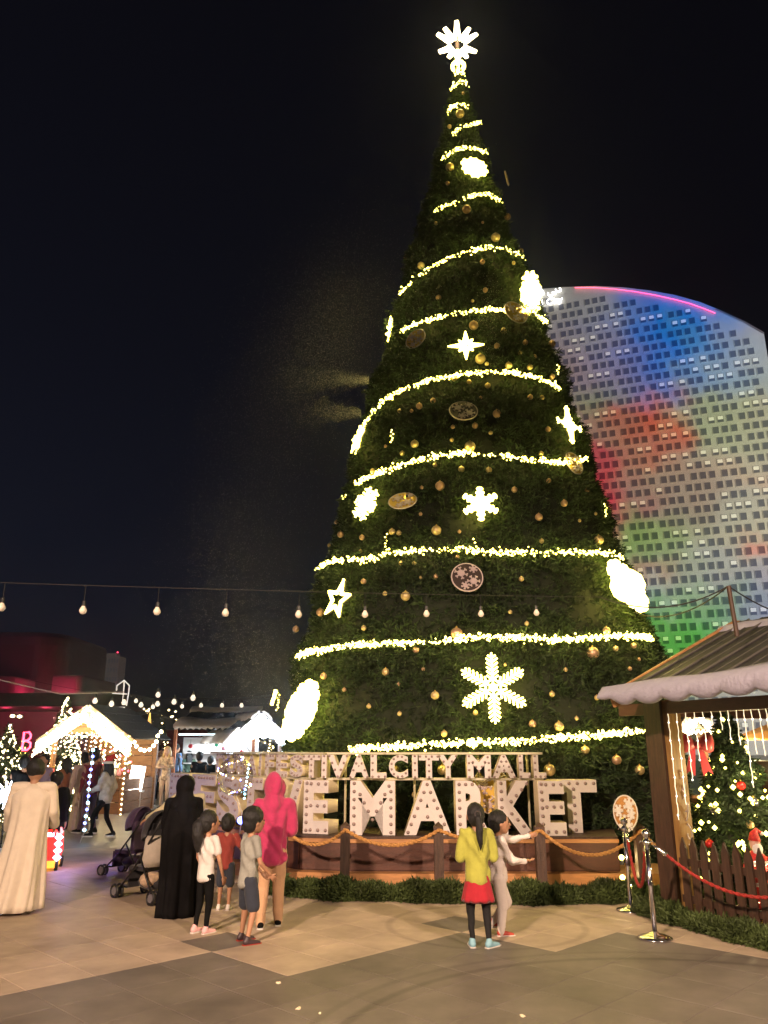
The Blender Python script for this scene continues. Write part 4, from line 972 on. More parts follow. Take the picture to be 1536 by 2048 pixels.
# hotel sign, its left part hidden by the tree
def txt(body, size, name, m, parent, loc, rotz, ext=.02, align='LEFT', bold=0.):
    cu = bpy.data.curves.new(name, 'FONT'); cu.body = body; cu.size = size; cu.extrude = ext; cu.align_x = align; cu.offset = bold; cu.resolution_u = 4
    o = bpy.data.objects.new(name, cu); COL.objects.link(o)
    me = bpy.data.meshes.new_from_object(o.evaluated_get(bpy.context.evaluated_depsgraph_get())); bpy.data.objects.remove(o)
    me.materials.clear(); me.materials.append(m)
    o = link(name, me, parent, loc, (PI/2, 0, rotz)); return o
M['signlit'] = emat('white_sign_light', (.95, .97, 1), 4)
hs = thing('hotel_sign', 'white glowing sign at the top of the hotel half hidden by the tree', 'sign', FP(*facade(1126, 606), .8))
rzH = math.atan2(-dH.y, -dH.x)
o_ = txt('Dubai Festival City', 3.1, 'latin_lettering', M['signlit'], hs, (0, 0, 0), rzH, .1, 'RIGHT', .03)
ARW = [0xFEAF, 0xFE91, 0xFEA9, 0x20, 0xFED3, 0xFEB4, 0xFE98, 0xFEF4, 0xFED4, 0xFE8E, 0xFEDD]  # letters in reading order, joined forms
word = [0xFEA9, 0xFE91, 0xFEF2, 0x20, 0xFED3, 0xFEB4, 0xFE98, 0xFEF4, 0xFED4, 0xFE8E, 0xFEDD, 0x20, 0xFEB3, 0xFEF4, 0xFE98, 0xFEF2]
o_ = txt(''.join(chr(c) for c in reversed(word)), 3.2, 'arabic_lettering', M['signlit'], hs, (0, 0, 3.9), rzH, .1, 'RIGHT', .03)
# an assumed projector, out of view, that throws coloured light on the facade
prj = Vector((base_r.x, base_r.y, 30))+nH*150-dH*70
tgt = FP(30, 45)
L_ = light('assumed_projector', 'SPOT', prj, 1.0, (1, 1, 1), .3, tgt, R(62), .1)
L_.data.energy = 3000000; L_.data.use_nodes = True; lt = L_.data.node_tree; em = lt.nodes['Emission']
gn = lt.nodes.new('ShaderNodeNewGeometry')
Mi = L_.rotation_euler.to_matrix().inverted()
SIGN_INC = 1
BL = [ # photo x, y, radius px, colour
 (1320, 690, 80, (.08, .24, .95)), (1350, 625, 75, (.10, .28, .85)), (1290, 755, 45, (.10, .20, .6)), (1240, 740, 60, (.35, .30, .42)), (1180, 640, 60, (.36, .36, .34)), (1180, 740, 55, (.34, .24, .24)),
 (1400, 600, 50, (.08, .2, .85)), (1420, 670, 60, (.10, .34, .75)), (1460, 720, 55, (.22, .42, .62)), (1480, 680, 45, (.55, .42, .30)), (1375, 665, 26, (.18, .30, .06)), (1480, 760, 60, (.42, .40, .28)),
 (1320, 830, 36, (.85, .12, .05)), (1275, 860, 45, (.45, .20, .14)), (1310, 890, 34, (.55, .12, .10)), (1210, 990, 42, (.85, .03, .10)), (1195, 930, 30, (.6, .05, .12)),
 (1215, 800, 30, (.18, .30, .10)), (1400, 810, 50, (.30, .38, .24)), (1440, 850, 50, (.38, .42, .26)), (1340, 950, 50, (.42, .33, .25)), (1270, 950, 50, (.42, .30, .20)),
 (1480, 970, 45, (.50, .36, .26)), (1480, 900, 45, (.42, .42, .34)), (1390, 1000, 60, (.22, .17, .16)), (1280, 1000, 45, (.26, .2, .2)), (1480, 1010, 40, (.3, .42, .42)), (1345, 1085, 45, (.20, .34, .06)), (1300, 1075, 36, (.22, .34, .10)),
 (1420, 1060, 60, (.42, .40, .28)), (1270, 1110, 45, (.20, .34, .12)), (1400, 1110, 60, (.34, .42, .40)), (1500, 1060, 50, (.46, .40, .3)), (1340, 1170, 60, (.42, .36, .38)), (1290, 1160, 30, (.5, .12, .12)), (1470, 1160, 60, (.30, .28, .34)),
 (1325, 1190, 22, (.5, .62, .8)), (1340, 1250, 60, (.08, .42, .06)), (1420, 1240, 60, (.12, .40, .12)), (1300, 1290, 50, (.12, .36, .08)), (1490, 1250, 50, (.26, .22, .34)), (1120, 600, 70, (.38, .38, .38)), (1525, 1090, 20, (.8, .2, .2)), (1525, 1220, 35, (.2, .25, .42))]
acc = None; wacc = None
def node(tp, **k):
    n = lt.nodes.new(tp)
    for a_, b_ in k.items(): setattr(n, a_, b_)
    return n
# noise wobble of the direction so that the pools of colour have soft ragged edges
nz = node('ShaderNodeTexNoise'); nz.inputs['Scale'].default_value = 22; nz.inputs['Detail'].default_value = 3
inc = gn.outputs['Incoming']
lt.links.new(inc, nz.inputs[0])
sub = node('ShaderNodeVectorMath', operation='SUBTRACT'); lt.links.new(nz.outputs['Color'], sub.inputs[0]); sub.inputs[1].default_value = (.5, .5, .5)
scl = node('ShaderNodeVectorMath', operation='SCALE'); lt.links.new(sub.outputs[0], scl.inputs[0]); scl.inputs['Scale'].default_value = .10
ad = node('ShaderNodeVectorMath', operation='ADD'); lt.links.new(inc, ad.inputs[0]); lt.links.new(scl.outputs[0], ad.inputs[1])
for x, y, r_, c_ in BL:
    s, zz = facade(x, y); q = FP(s, zz); d_ = (q-prj).normalized()
    s2, zz2 = facade(x+r_, y); d2 = (FP(s2, zz2)-prj).normalized(); wdt = max((d_-d2).length, r_*.0012)
    vm = node('ShaderNodeVectorMath', operation='DISTANCE'); vm.inputs[1].default_value = tuple(d_*SIGN_INC); lt.links.new(ad.outputs[0], vm.inputs[0])
    a1 = node('ShaderNodeMath', operation='DIVIDE'); lt.links.new(vm.outputs['Value'], a1.inputs[0]); a1.inputs[1].default_value = wdt*.8
    a2 = node('ShaderNodeMath', operation='POWER'); lt.links.new(a1.outputs[0], a2.inputs[0]); a2.inputs[1].default_value = 2.6
    a3 = node('ShaderNodeMath', operation='MULTIPLY'); lt.links.new(a2.outputs[0], a3.inputs[0]); a3.inputs[1].default_value = -1
    a4 = node('ShaderNodeMath', operation='EXPONENT'); lt.links.new(a3.outputs[0], a4.inputs[0])
    sc = node('ShaderNodeVectorMath', operation='SCALE'); sc.inputs[0].default_value = c_; lt.links.new(a4.outputs[0], sc.inputs['Scale'])
    if acc is None: acc = sc.outputs[0]; wacc = a4.outputs[0]
    else:
        n1 = node('ShaderNodeVectorMath', operation='ADD'); lt.links.new(acc, n1.inputs[0]); lt.links.new(sc.outputs[0], n1.inputs[1]); acc = n1.outputs[0]
        n2 = node('ShaderNodeMath', operation='ADD'); lt.links.new(wacc, n2.inputs[0]); lt.links.new(a4.outputs[0], n2.inputs[1]); wacc = n2.outputs[0]
n1 = node('ShaderNodeVectorMath', operation='ADD'); lt.links.new(acc, n1.inputs[0]); n1.inputs[1].default_value = (.03, .03, .03)
n2 = node('ShaderNodeMath', operation='ADD'); lt.links.new(wacc, n2.inputs[0]); n2.inputs[1].default_value = .08
cmb = node('ShaderNodeCombineXYZ')
for k in range(3): lt.links.new(n2.outputs[0], cmb.inputs[k])
dv = node('ShaderNodeVectorMath', operation='DIVIDE'); lt.links.new(n1.outputs[0], dv.inputs[0]); lt.links.new(cmb.outputs[0], dv.inputs[1])
hs5 = node('ShaderNodeHueSaturation'); hs5.inputs['Saturation'].default_value = 1.18; lt.links.new(dv.outputs[0], hs5.inputs['Color']); lt.links.new(hs5.outputs[0], em.inputs[0]); em.inputs[1].default_value = 1
# ------------------------------------------------------------------ left background: red lit wall, towers
rw = thing('curved_building', 'round cornered building washed in red light at the far left', 'building', (at(30, 1400, 85).x, 92, 0))
M['render_wall'] = mat('plain_rendered_wall', (.40, .34, .36), .8, var=.12, scale=.15)
def rounded(px0, px1, pytop, Y, depth, rad, name, par):
    a_, b_ = at(px0, 1400, Y), at(px1, 1400, Y); zt_ = at((px0+px1)/2, pytop, Y).z
    pts = [(a_.x, Y+depth), (a_.x, Y)]+[(b_.x-rad+rad*math.sin(k), Y+rad-rad*math.cos(k)) for k in np.linspace(0, PI/2, 9)]+[(b_.x, Y+depth)]
    mb = MB(); n = len(pts); rings = []
    for zz, ins in ((0, 0), (zt_-rad*.5, 0), (zt_-rad*.2, .12), (zt_-rad*.05, .35), (zt_, .8)):
        cx_ = (a_.x+b_.x)/2; rings.append([(cx_+(x-cx_)*(1-ins*.12), y+ins*rad*.35, zz) for x, y in pts])
    mb.loft(rings); return mb.build(name, M['render_wall'], par, world=True)
rounded(-220, 112, 1262, 85, 14, 3.0, 'wall', rw)
rounded(100, 160, 1350, 80, 10, .8, 'wing', rw); rounded(-60, 22, 1352, 78, 5, .6, 'wing', rw)
for (px, py, Y, e) in ((118, 1402, 78, 200), (60, 1400, 80, 120), (-30, 1360, 74, 60)):
    light('assumed_red_lamp', 'POINT', at(px, py, Y), e, (1, .04, .13), .4)  # unseen red lamps, assumed from the red wash on the walls
lwb = thing('low_building', 'long low dark roofed building with red glow under its eave at left', 'building', (-30, 55, 0))
a_, b_ = at(-150, 1400, 52), at(262, 1400, 52); zt0 = at(100, 1388, 52).z; zt1 = at(100, 1414, 52).z
MB().box(((a_.x+b_.x)/2, 55, (zt0+zt1)/2), (b_.x-a_.x, 8, zt0-zt1)).build('roof_slab', M['wood_dark'], lwb, world=True)
MB().box(((a_.x+b_.x)/2-3, 60, zt1/2-.05), (b_.x-a_.x-8, 5, zt1-.1)).build('wall', M['render_wall'], lwb, world=True)
for k in range(6):
    x_ = a_.x+(b_.x-a_.x)*(k+.5)/6-2; MB().box((x_, 57.4, 1.3), (1.3, .1, 2.2)).build('shopfront', M['pane'], lwb, world=True)
for px in (10, 90, 170): light('assumed_red_lamp', 'POINT', at(px, 1430, 54), 60, (1, .05, .14), .3)  # more assumed lamps, unseen under the roof, for its red glow
for k, (px, py, lab) in enumerate(((25, 1432, 'left one of two white lamps under the dark roof at far left'), (39, 1433, 'right one of two white lamps under the dark roof at far left'))):
    p = at(px, py, 51); t = thing('wall_lamp', lab, 'lamp', p, 0, 'white lamps under the dark roof'); MB().sph((0, 0, 0), (.16, .1, .10), 1).build('lens', M['white_light'], t); MB().box((0, .14, 0), (.4, .1, .25)).build('housing', M['black'], t)
M['tower_wall'] = mat('dim_tower_concrete', (.30, .24, .20), .8, var=.3, scale=.1)
for k, (x0, x1, y0, Y, lab) in enumerate(((144, 192, 1312, 300, 'shorter dark tower block with a red warning lamp far left'), (190, 230, 1312, 290, 'faintly lit slender tower block right of the red wall'))):
    a_, b_ = at(x0, 1400, Y), at(x1, 1400, Y); zt_ = at(x0, y0+(0 if k else 6), Y).z
    t = thing('tower_block', lab, 'building', ((a_.x+b_.x)/2, Y, 0)); w_ = b_.x-a_.x
    MB().box((0, 4, zt_/2), (w_, 8, zt_)).build('wall', M['tower_wall'], t); MB().box((0, 4, zt_+.6), (w_*.5, 4, 1.2)).build('roof_plant', M['tower_wall'], t)
    wn = MB()
    for r_ in range(int(zt_/3.4)):
        for c_ in range(7): wn.box((-w_/2+w_*(c_+.5)/7, -.04, 2+r_*3.4), (w_/7*.5, .1, 1.6))
    tag(wn.build('windows', M['pane'], t), kind='stuff')
    MB().sph((w_*.3, 2, zt_+1.6), .28, 1).build('warning_lamp', M['red_light'], t)
# far mass of low buildings closing the horizon
sk = MB(); rs = random.Random(3)
for k in range(46):
    x_ = -130+k*9.0; hgt = rs.uniform(4, 11); sk.box((x_, 330+rs.uniform(-15, 15), hgt/2), (rs.uniform(7, 12), 8, hgt))
o_ = sk.build('distant_skyline', mat('far_wall', (.03, .03, .035), .9)); tag(o_, 'dark low skyline of far buildings behind the market', 'skyline', kind='stuff')
# ------------------------------------------------------------------ market chalets
def chalet(p, rz, Wd, D, he, hr, label, wood, snow, lamp, energy, gable_fill, bs=.022, nr=3):
    t = thing('market_chalet', label, 'market stall', p, rz); ov = .3
    for sx in (-1, 1):
        for sy in (0, D): MB().box((sx*(Wd/2-.06), sy+.06, he/2), (.12, .12, he)).build('corner_post', wood, t)
    # boards: back wall, two side walls, counter front, gable
    for k in range(7):
        zz = he*(k+.5)/7
        MB().box((0, D, zz), (Wd-.26, .04, he/7-.02)).build('wall_board', wood, t)
        if k < 3:
            MB().box((0, .03, zz), (Wd-.26, .05, he/7-.02)).build('counter_board', wood, t)
            for sx in (-1, 1): MB().box((sx*(Wd/2-.06), D/2+.05, zz), (.04, D-.2, he/7-.02)).build('wall_board', wood, t)
    MB().box((0, -.04, he*3/7+.03), (Wd-.1, .4, .05)).build('counter_top', wood, t)
    ng = 4
    for k in range(ng):
        z0_ = he+(hr-he)*k/ng; z1_ = he+(hr-he)*(k+1)/ng-.015; x0_ = Wd/2*(1-k/ng)-.05; x1_ = max(.02, Wd/2*(1-(k+1)/ng)-.04)
        for yy in (-.02, D-.03):
            mb = MB(); mb.prism([(-x0_, yy, z0_), (x0_, yy, z0_), (x1_, yy, z1_), (-x1_, yy, z1_)], (0, 0, 0), (0, .05, 0)); mb.build('gable_board', wood if not gable_fill else gable_fill, t)
    sl = (hr-he)/(Wd/2)
    for sx in (-1, 1):
        e = Vector((sx*(Wd/2+ov), 0, he-ov*sl)); r_ = Vector((0, 0, hr)); up = Vector((sl*sx, 0, 1)).normalized()
        n_ = 8
        for k in range(n_):
            a_ = r_.lerp(e, k/n_+.004); b_ = r_.lerp(e, (k+1)/n_); o_ = up*(.01+.012*(k % 2))
            mb = MB(); mb.prism([a_+Vector((0, -ov, 0)), b_+Vector((0, -ov, 0)), b_+Vector((0, D+ov, 0)), a_+Vector((0, D+ov, 0))], up*.02+o_, up*.055+o_); mb.build('roof_board', M['roofing'], t)
        mb = MB(); mb.bar(r_+Vector((0, -ov-.03, -.04)), e+Vector((0, -ov-.03, -.04)), .03, .14, up); mb.build('barge_board', M['snow_warm'], t)
        if snow:
            for (u0, u1, sd_) in ((.0, .26, 3), (.62, 1.04, 4)):
                rings = []; rs_ = random.Random(sd_)
                for i in range(25):
                    yy = -ov-.05+(D+2*ov+.1)*i/24; wob = .05*math.sin(i*.9+sd_)+.04*math.sin(i*2.1)
                    lo_ = u1+(wob if u0 == 0 else .02*math.sin(i*1.8)); hi_ = u0 if u0 == 0 else u0+wob
                    A_ = r_.lerp(e, hi_)+up*.07; B_ = r_.lerp(e, lo_)+up*.07
                    rings.append([A_+Vector((0, yy, 0)), A_+up*.05+Vector((0, yy, 0)), A_.lerp(B_, .5)+up*.09+Vector((0, yy, 0)), B_+up*.05+Vector((0, yy, 0)), B_+Vector((0, yy, -.05 if u1 > 1 else 0))])
                mb = MB(); mb.loft(rings); mb.build('snow_cover', M['snow_warm'], t, True)
        B_ = []
        for row_ in range(nr):
            for i in range(44):
                q = r_.lerp(e, (i+.5)/44); B_.append((q.x+rs.gauss(0, .01), -ov-.07-.03*row_, q.z-.10-.07*row_+rs.gauss(0, .015)))
        tag(blobs(B_, bs, 'bulb', M[lamp], t), kind='stuff')
    B_ = [(-Wd/2+Wd*i/30, -.1, he-.06+.03*math.sin(i*1.3)) for i in range(31)]+[(sx*Wd/2, -.04, he*i/16) for sx in (-1, 1) for i in range(17)]
    tag(blobs(B_, bs*.95, 'bulb', M[lamp], t), kind='stuff')
    fl_ = thing('floodlight', 'glaring floodlight under the gable peak of the '+label.split(' with ')[0], 'floodlight', Vector(p)+Matrix.Rotation(rz, 3, 'Z') @ Vector((0, -ov-.25, he+(hr-he)*.62)), rz)
    MB().box((0, .05, 0), (.34, .10, .22)).build('housing', M['black'], fl_); MB().sph((0, -.02, 0), (.15, .05, .09), 2).build('lens', M[lamp], fl_)
    light('chalet_floodlight_glow', 'POINT', Vector(p)+Matrix.Rotation(rz, 3, 'Z') @ Vector((0, -ov-.42, he+(hr-he)*.55)), energy, tuple(M[lamp].node_tree.nodes['Principled BSDF'].inputs['Emission Color'].default_value[:3]), .12)
    light('chalet_inner_glow', 'POINT', Vector(p)+Matrix.Rotation(rz, 3, 'Z') @ Vector((0, D*.45, he-.15)), energy*.5, tuple(M[lamp].node_tree.nodes['Principled BSDF'].inputs['Emission Color'].default_value[:3]), .12)
    return t
M['wood_stall'] = mat('stall_pine', (.24, .11, .045), .6, var=.25, scale=5, stretch=(1, 1, 6))
c1 = at(163, 1640, 24); c1.z = 0
chalet(Vector((c1.x, 24, 0)), R(-6), 2.35, 2.3, 2.25, 3.05, 'warm lit pine chalet with glowing gable on the left', M['wood_stall'], False, 'white_light', 170, M['wood_stall'], .032, 6)
c2 = at(510, 1600, 27); 
chalet(Vector((c2.x, 27.0, 0)), R(24), 1.7, 3.4, 2.25, 2.95, 'cold white lit chalet with snow on its roof behind the sign', M['wood_dark'], True, 'cold_light', 260, M['white'], .04, 6)
# the serving side of the cold lit chalet, facing the plaza on the left of its gable
M['cold_panel'] = emat('cold_light_panel', (.75, .93, 1), 2.6)
c3 = at(430, 1500, 28.5)
t = thing('market_chalet', 'long serving front with cold white shelves under a snowy scalloped eave', 'market stall', (c3.x, 28.5, 0), R(0))
Wd = 2.75
zr, ze = at(430, 1420, 29.6).z, at(430, 1456, 28.4).z
for k in range(12):
    x0_, x1_ = -Wd/2+Wd*k/12+.005, -Wd/2+Wd*(k+1)/12-.005
    mb = MB(); mb.prism([(x0_, -.35, ze), (x1_, -.35, ze), (x1_*.9+.15, 1.1, zr), (x0_*.9+.15, 1.1, zr)], (0, 0, 0), (0, 0, .04+.012*(k % 2))); mb.build('roof_board', M['roofing'], t)
def snowstrip(v0, v1, wob, nm):
    rings = []
    for i in range(41):
        u = i/40; x_ = -Wd/2-.06+(Wd+.12)*u
        a_ = v0+(wob*(.6*math.sin(u*7+1)+.4*math.sin(u*15)) if v0 > 0.01 else 0)*1; b_ = v1+wob*(.7*math.sin(u*6.5+2)+.3*math.sin(u*13))
        def q(v, dz_): xx = x_*(1-.1*v)+.15*v; return (xx, -.40+1.5*v, ze+(zr-ze)*v+.06+dz_)
        sc_ = -.09*abs(math.sin(u*PI*14)) if v0 <= .01 else 0
        rings.append([q(a_, -.04+sc_), q(a_, .05), q((a_+b_)/2, .11), q(b_, .05), q(b_, -.02)])
    mb = MB(); mb.loft(rings); mb.build(nm, M['snow_warm'], t, True)
snowstrip(0, .38, .07, 'snow_cover'); snowstrip(.80, 1.02, .04, 'snow_cover')
MB().box((0, 1.0, 1.1), (Wd, .05, 2.2)).build('back_wall', M['white'], t)
MB().box((0, -.2, .45), (Wd, .06, .9)).build('counter', M['white'], t); MB().box((0, -.2, .93), (Wd+.1, .5, .05)).build('counter_top', M['white'], t)
for sx in (-1, 1): MB().box((sx*Wd/2, -.2, ze/2), (.1, .1, ze)).build('corner_post', mat('orange_post', (.45, .14, .05), .6), t)
MB().box((-.1, -.15, ze-.22), (Wd-.4, .06, .05)).build('light_tube', M['cold_panel'], t)
for k in range(3):
    MB().box((-.3, .75, .95+.36*k), (Wd-.9, .35, .04)).build('shelf', M['white'], t)
MB().box((-.75, -.36, .62), (1.1, .04, .5)).build('menu_board', M['cold_panel'], t)
for k, (x_, z_, c_) in enumerate(((-.8, 1.7, 'red'), (.1, 1.75, 'green'), (.35, 1.62, 'pink'), (.8, 1.7, 'white'), (1.0, 1.5, 'red'), (.62, 1.5, 'green'))):
    b = thing('hanging_ornament', '%s ornament hanging %s under the snowy eave' % (c_, ('at the left end', 'in the middle', 'right of the middle', 'near the right post', 'lowest at the right', 'low between green and white')[k]), 'ornament', (c3.x+x_, 28.2, z_+.2))
    MB().sph((0, 0, 0), .08, 2).build('ball', mat('orn_'+c_, {'red': (.7, .04, .05), 'green': (.05, .4, .2), 'pink': (.8, .3, .4), 'white': (.8, .8, .8)}[c_], .3), b, True); MB().tube([(0, 0, .07), (0, 0, .22)], .006, 4).build('thread', M['wire'], b)
light('chalet_inner_glow', 'POINT', (c3.x, 28.6, 2.0), 160, (.8, .93, 1), .15); light('chalet_inner_glow', 'POINT', (c3.x-.8, 28.2, 1.9), 30, (.8, .93, 1), .15)
bc_ = thing('bulb_curtain', 'dense curtain of pinkish white bulbs across the open front of the warm chalet', 'light curtain', (c1.x, 23.5, 2.0))
P_ = [(-1.1+2.2*i/15, .02*math.sin(j), .25-.12*j*(1+.1*math.sin(i*2.1))) for i in range(16) for j in range(3+(i*5) % 7)]
tag(blobs(P_, .028, 'bulb', emat('pinkish_bulb', (1, .62, .50), 9), bc_), kind='stuff')
for i in range(16): MB().tube([(-1.1+2.2*i/15, 0, .3), (-1.1+2.2*i/15, 0, -.9)], .005, 4).build('cable', M['wire'], bc_)
# goods of the warm chalet
gl = random.Random(8)
for k in range(16):
    x_ = -1.0+.135*k; c_ = ['red', 'green', 'white', 'pink'][k % 4]
    q = Matrix.Rotation(R(-6), 3, 'Z') @ Vector((x_, -.05, 1.06)); b = thing('gift_ornament', '%s ornament, %s from the left on the counter of the warm chalet' % (c_, (NUM+['sixteenth'])[k]), 'ornament', Vector((c1.x, 24, 0))+q, 0, 'ornaments on the warm chalet counter')
    MB().lathe([(.05, 0), (.065, .05), (.05, .12+gl.random()*.1), (.02, .2)], n=9).build('body', mat('orn_'+c_, (.5, .5, .5)), b, True); MB().sph((0, 0, .23), .035, 1).build('head', M['amber'], b)
# decorated trees on the left
small_tree2 = []
def lit_tree(px, py, Y, h, r, label, n, nb_, seed, m='warm', tub=False):
    p = at(px, py, Y); p.z = 0; rs_ = np.random.default_rng(seed)
    t = thing('lit_tree', label, 'christmas tree', p); MB().tube([(0, 0, 0), (0, 0, h*.95)], [.05, .01], 6).build('trunk', M['wood_dark'], t)
    zz = h*(1-np.sqrt(rs_.random(n)))*.95+.15; aa = rs_.random(n)*2*PI; rr_ = r*(1-zz/h)*rs_.uniform(.5, 1, n)
    P_ = np.stack([rr_*np.cos(aa), rr_*np.sin(aa), zz], 1); N_ = np.stack([np.cos(aa), np.sin(aa), np.zeros(n)], 1)
    q = sprigs(P_, N_, rs_.uniform(.08, .18, n), 8, rs_); tag(quads('foliage', q, len(q)//4, M['foliage'], t), kind='stuff')
    zz = h*(1-np.sqrt(rs_.random(nb_)))*.96+.2; aa = rs_.random(nb_)*2*PI; rr_ = r*(1-zz/h)*1.03+.02
    tag(blobs(np.stack([rr_*np.cos(aa), rr_*np.sin(aa), zz], 1), rs_.uniform(.016, .034, nb_)*Y/20, 'bulb', M[m], t), kind='stuff')
    if tub: MB().lathe([(.28, 0), (.34, .3), (.30, .32)], n=14).build('tub', M['wood_dark'], t)
    return t
lit_tree(112, 1600, 27, 3.5, 1.05, 'tall tree packed with warm bulbs behind the warm chalet', 900, 620, 1, 'white_light')
lit_tree(125, 1645, 20, 1.95, .72, 'conical tree netted with warm bulbs in front of the warm chalet', 800, 520, 2, 'white_light', tub=True)
lit_tree(-2, 1620, 18, 2.3, .85, 'lit tree cut by the left edge of the view', 700, 380, 3, 'white_light')
lit_tree(26, 1640, 24, 2.0, .6, 'dim tree with sparse warm bulbs between the left edge and the chalet', 500, 260, 4)
lit_tree(312, 1600, 34, 2.9, .9, 'far dark tree dotted with small warm bulbs between the two chalets', 500, 70, 5, 'warm_dim')
# cold white star burst at the left edge
p = at(14, 1590, 16); t = thing('star_lamp', 'cold white starburst lamp glowing at the left edge behind the man in the robe', 'lamp', p)
mb = MB()
for k in range(14):
    a_ = 2*PI*k/14; mb.tube([(0, 0, 0), (.26*math.cos(a_), .02*math.sin(k*2.), .26*math.sin(a_))], [.03, .008], 5)
mb.build('ray_tube', M['cold_light'], t); MB().tube([(0, .02, -.2), (0, .02, -p.z+.0)], .02, 6).build('stand', M['wire'], t)
light('star_lamp_glow', 'POINT', p+Vector((0, -.2, 0)), 40, (.6, .7, 1), .1)
# neon B
p = at(54, 1482, 21); t = thing('neon_letter', 'red neon letter B standing before the red lit wall', 'neon sign', p); k_ = PX(1, p)
B_ = [(-7, -16), (-7, 16)]; MB().tube([Vector((x*k_, 0, y*k_)) for x, y in [(-8, -17), (-8, 17), (2, 17), (6, 12), (6, 6), (1, 1), (-7, 0)]], .028, 6).build('neon_tube', M['red_light'], t)
MB().tube([Vector((x*k_, -.01, y*k_)) for x, y in [(1, 0), (8, -4), (8, -12), (3, -17), (-8, -17)]], .028, 6).build('neon_tube', M['red_light'], t)
MB().tube([(0, .06, -.2), (0, .06, -p.z)], .025, 6).build('stand', M['wire'], t)
# arrow shaped wire sculpture
p = at(243, 1420, 26); t = thing('light_sculpture', 'thin pale lantern shaped frame sculpture standing above the warm chalet roof', 'sculpture', p); k_ = PX(1, p)
for nm, ln_ in (('outline', [(-14, 38), (-14, 48), (0, 58), (11, 48), (11, 36)]), ('outline', [(0, 58), (1, 10)]), ('outline', [(11, 36), (9, 8)]), ('cross_bar', [(-22, 33), (8, 31)])):
    MB().tube([Vector((x*k_, 0, y*k_)) for x, y in ln_], .02, 6).build(nm, emat('pale_frame_tube', (1, .85, .75), .8), t)
MB().box((0, 0, 5*k_), (12*k_, .05, 2*k_)).build('number_plate', emat('pale_frame_tube', (1, .85, .75), .8), t); MB().box((0, 0, -2*k_), (12*k_, .05, 2*k_)).build('number_plate', emat('pale_frame_tube', (1, .85, .75), .8), t)
MB().tube([(0, .05, 3*k_), (0, .05, -p.z)], .03, 6).build('post', M['wire'], t)
# wreath arch of round bulbs
p = at(291, 1478, 25); t = thing('bulb_garland', 'drooping loop of round white bulbs between the chalets', 'light garland', p); k_ = PX(1, p)
q = [(-58, 20), (-50, 8), (-42, 0), (-34, -4), (-24, -6), (-22, 6), (-17, 14), (-8, 20), (0, 22), (10, 20), (17, 13), (22, 5), (24, -6), (30, -14), (-56, 34), (-58, 46)]
tag(blobs([(x*k_, 0, -y*k_) for x, y in q], .062, 'bulb', M['white_light'], t, ICO[1]), kind='stuff'); MB().tube([(x*k_, .02, -y*k_) for x, y in q[:14]], .012, 4).build('cable', M['wire'], t)
q0_ = at(200, 1500, 24)
t = thing('bulb_garland', 'zigzag string of coloured bulbs draped beside the warm chalet counter', 'light garland', q0_)
for c_, m_ in (('bulb', 'white_light'), ('bulb', 'warm'), ('bulb', 'red_light')):
    P_ = [tuple(at(rs.uniform(185, 262), rs.uniform(1462, 1545), rs.uniform(22.6, 23.2))-q0_) for _ in range(22)]; tag(blobs(P_, .035, c_, M[m_], t), kind='stuff')
# dark canopies and stall backs filling the middle
for k, (px, Y, w_, h_, lab) in enumerate(((300, 36, 5, 2.6, 'dark red draped stall front behind the walking family'), (395, 38, 5, 2.4, 'dark tent behind the man in the pink shirt'))):
    p = at(px, 1500, Y); t = thing('tent_stall', lab, 'market stall', (p.x, Y, 0))
    MB().box((0, 0, h_/2), (w_, .1, h_)).build('curtain', mat('dark_red_cloth', (.10, .012, .015), .9, var=.4, scale=3) if k == 0 else mat('dark_cloth', (.03, .02, .025), .9), t)
    mb = MB(); mb.prism([(-w_/2-.2, -.6, h_), (w_/2+.2, -.6, h_), (0, -.6, h_+.7)], (0, 0, 0), (0, 1.6, 0)); mb.build('roof', M['roofing'], t)
# small yellow cone lamp between the chalets
p = at(298, 1450, 30); t = thing('cone_lamp', 'small amber glowing cone lamp between the two chalets', 'lamp', p)
MB().lathe([(.16, -.45), (.05, .2), (.02, .45)], n=12).build('shade', emat('amber_glow', (1, .5, .06), 1.5), t); MB().tube([(0, 0, -.45), (0, 0, -p.z)], .03, 6).build('post', M['wire'], t)
# far warm scatter of bulbs
P_ = [tuple(at(rs.uniform(270, 360), rs.uniform(1418, 1470), rs.uniform(36, 44))) for _ in range(46)]
tag(blobs(P_, .055, 'far_bulbs', M['warm_dim']), 'sparse far warm bulbs glinting between the chalets', 'lights', kind='stuff')
# second glaring stall right behind the bow
c4 = at(1385, 1600, 15.5)
chalet(Vector((c4.x+.1, 15.5, 0)), R(4), .62, 1.8, 2.2, 2.62, 'small far chalet with glaring gable behind the icicle lights', M['wood_stall'], False, 'white_light', 60, M['white'])
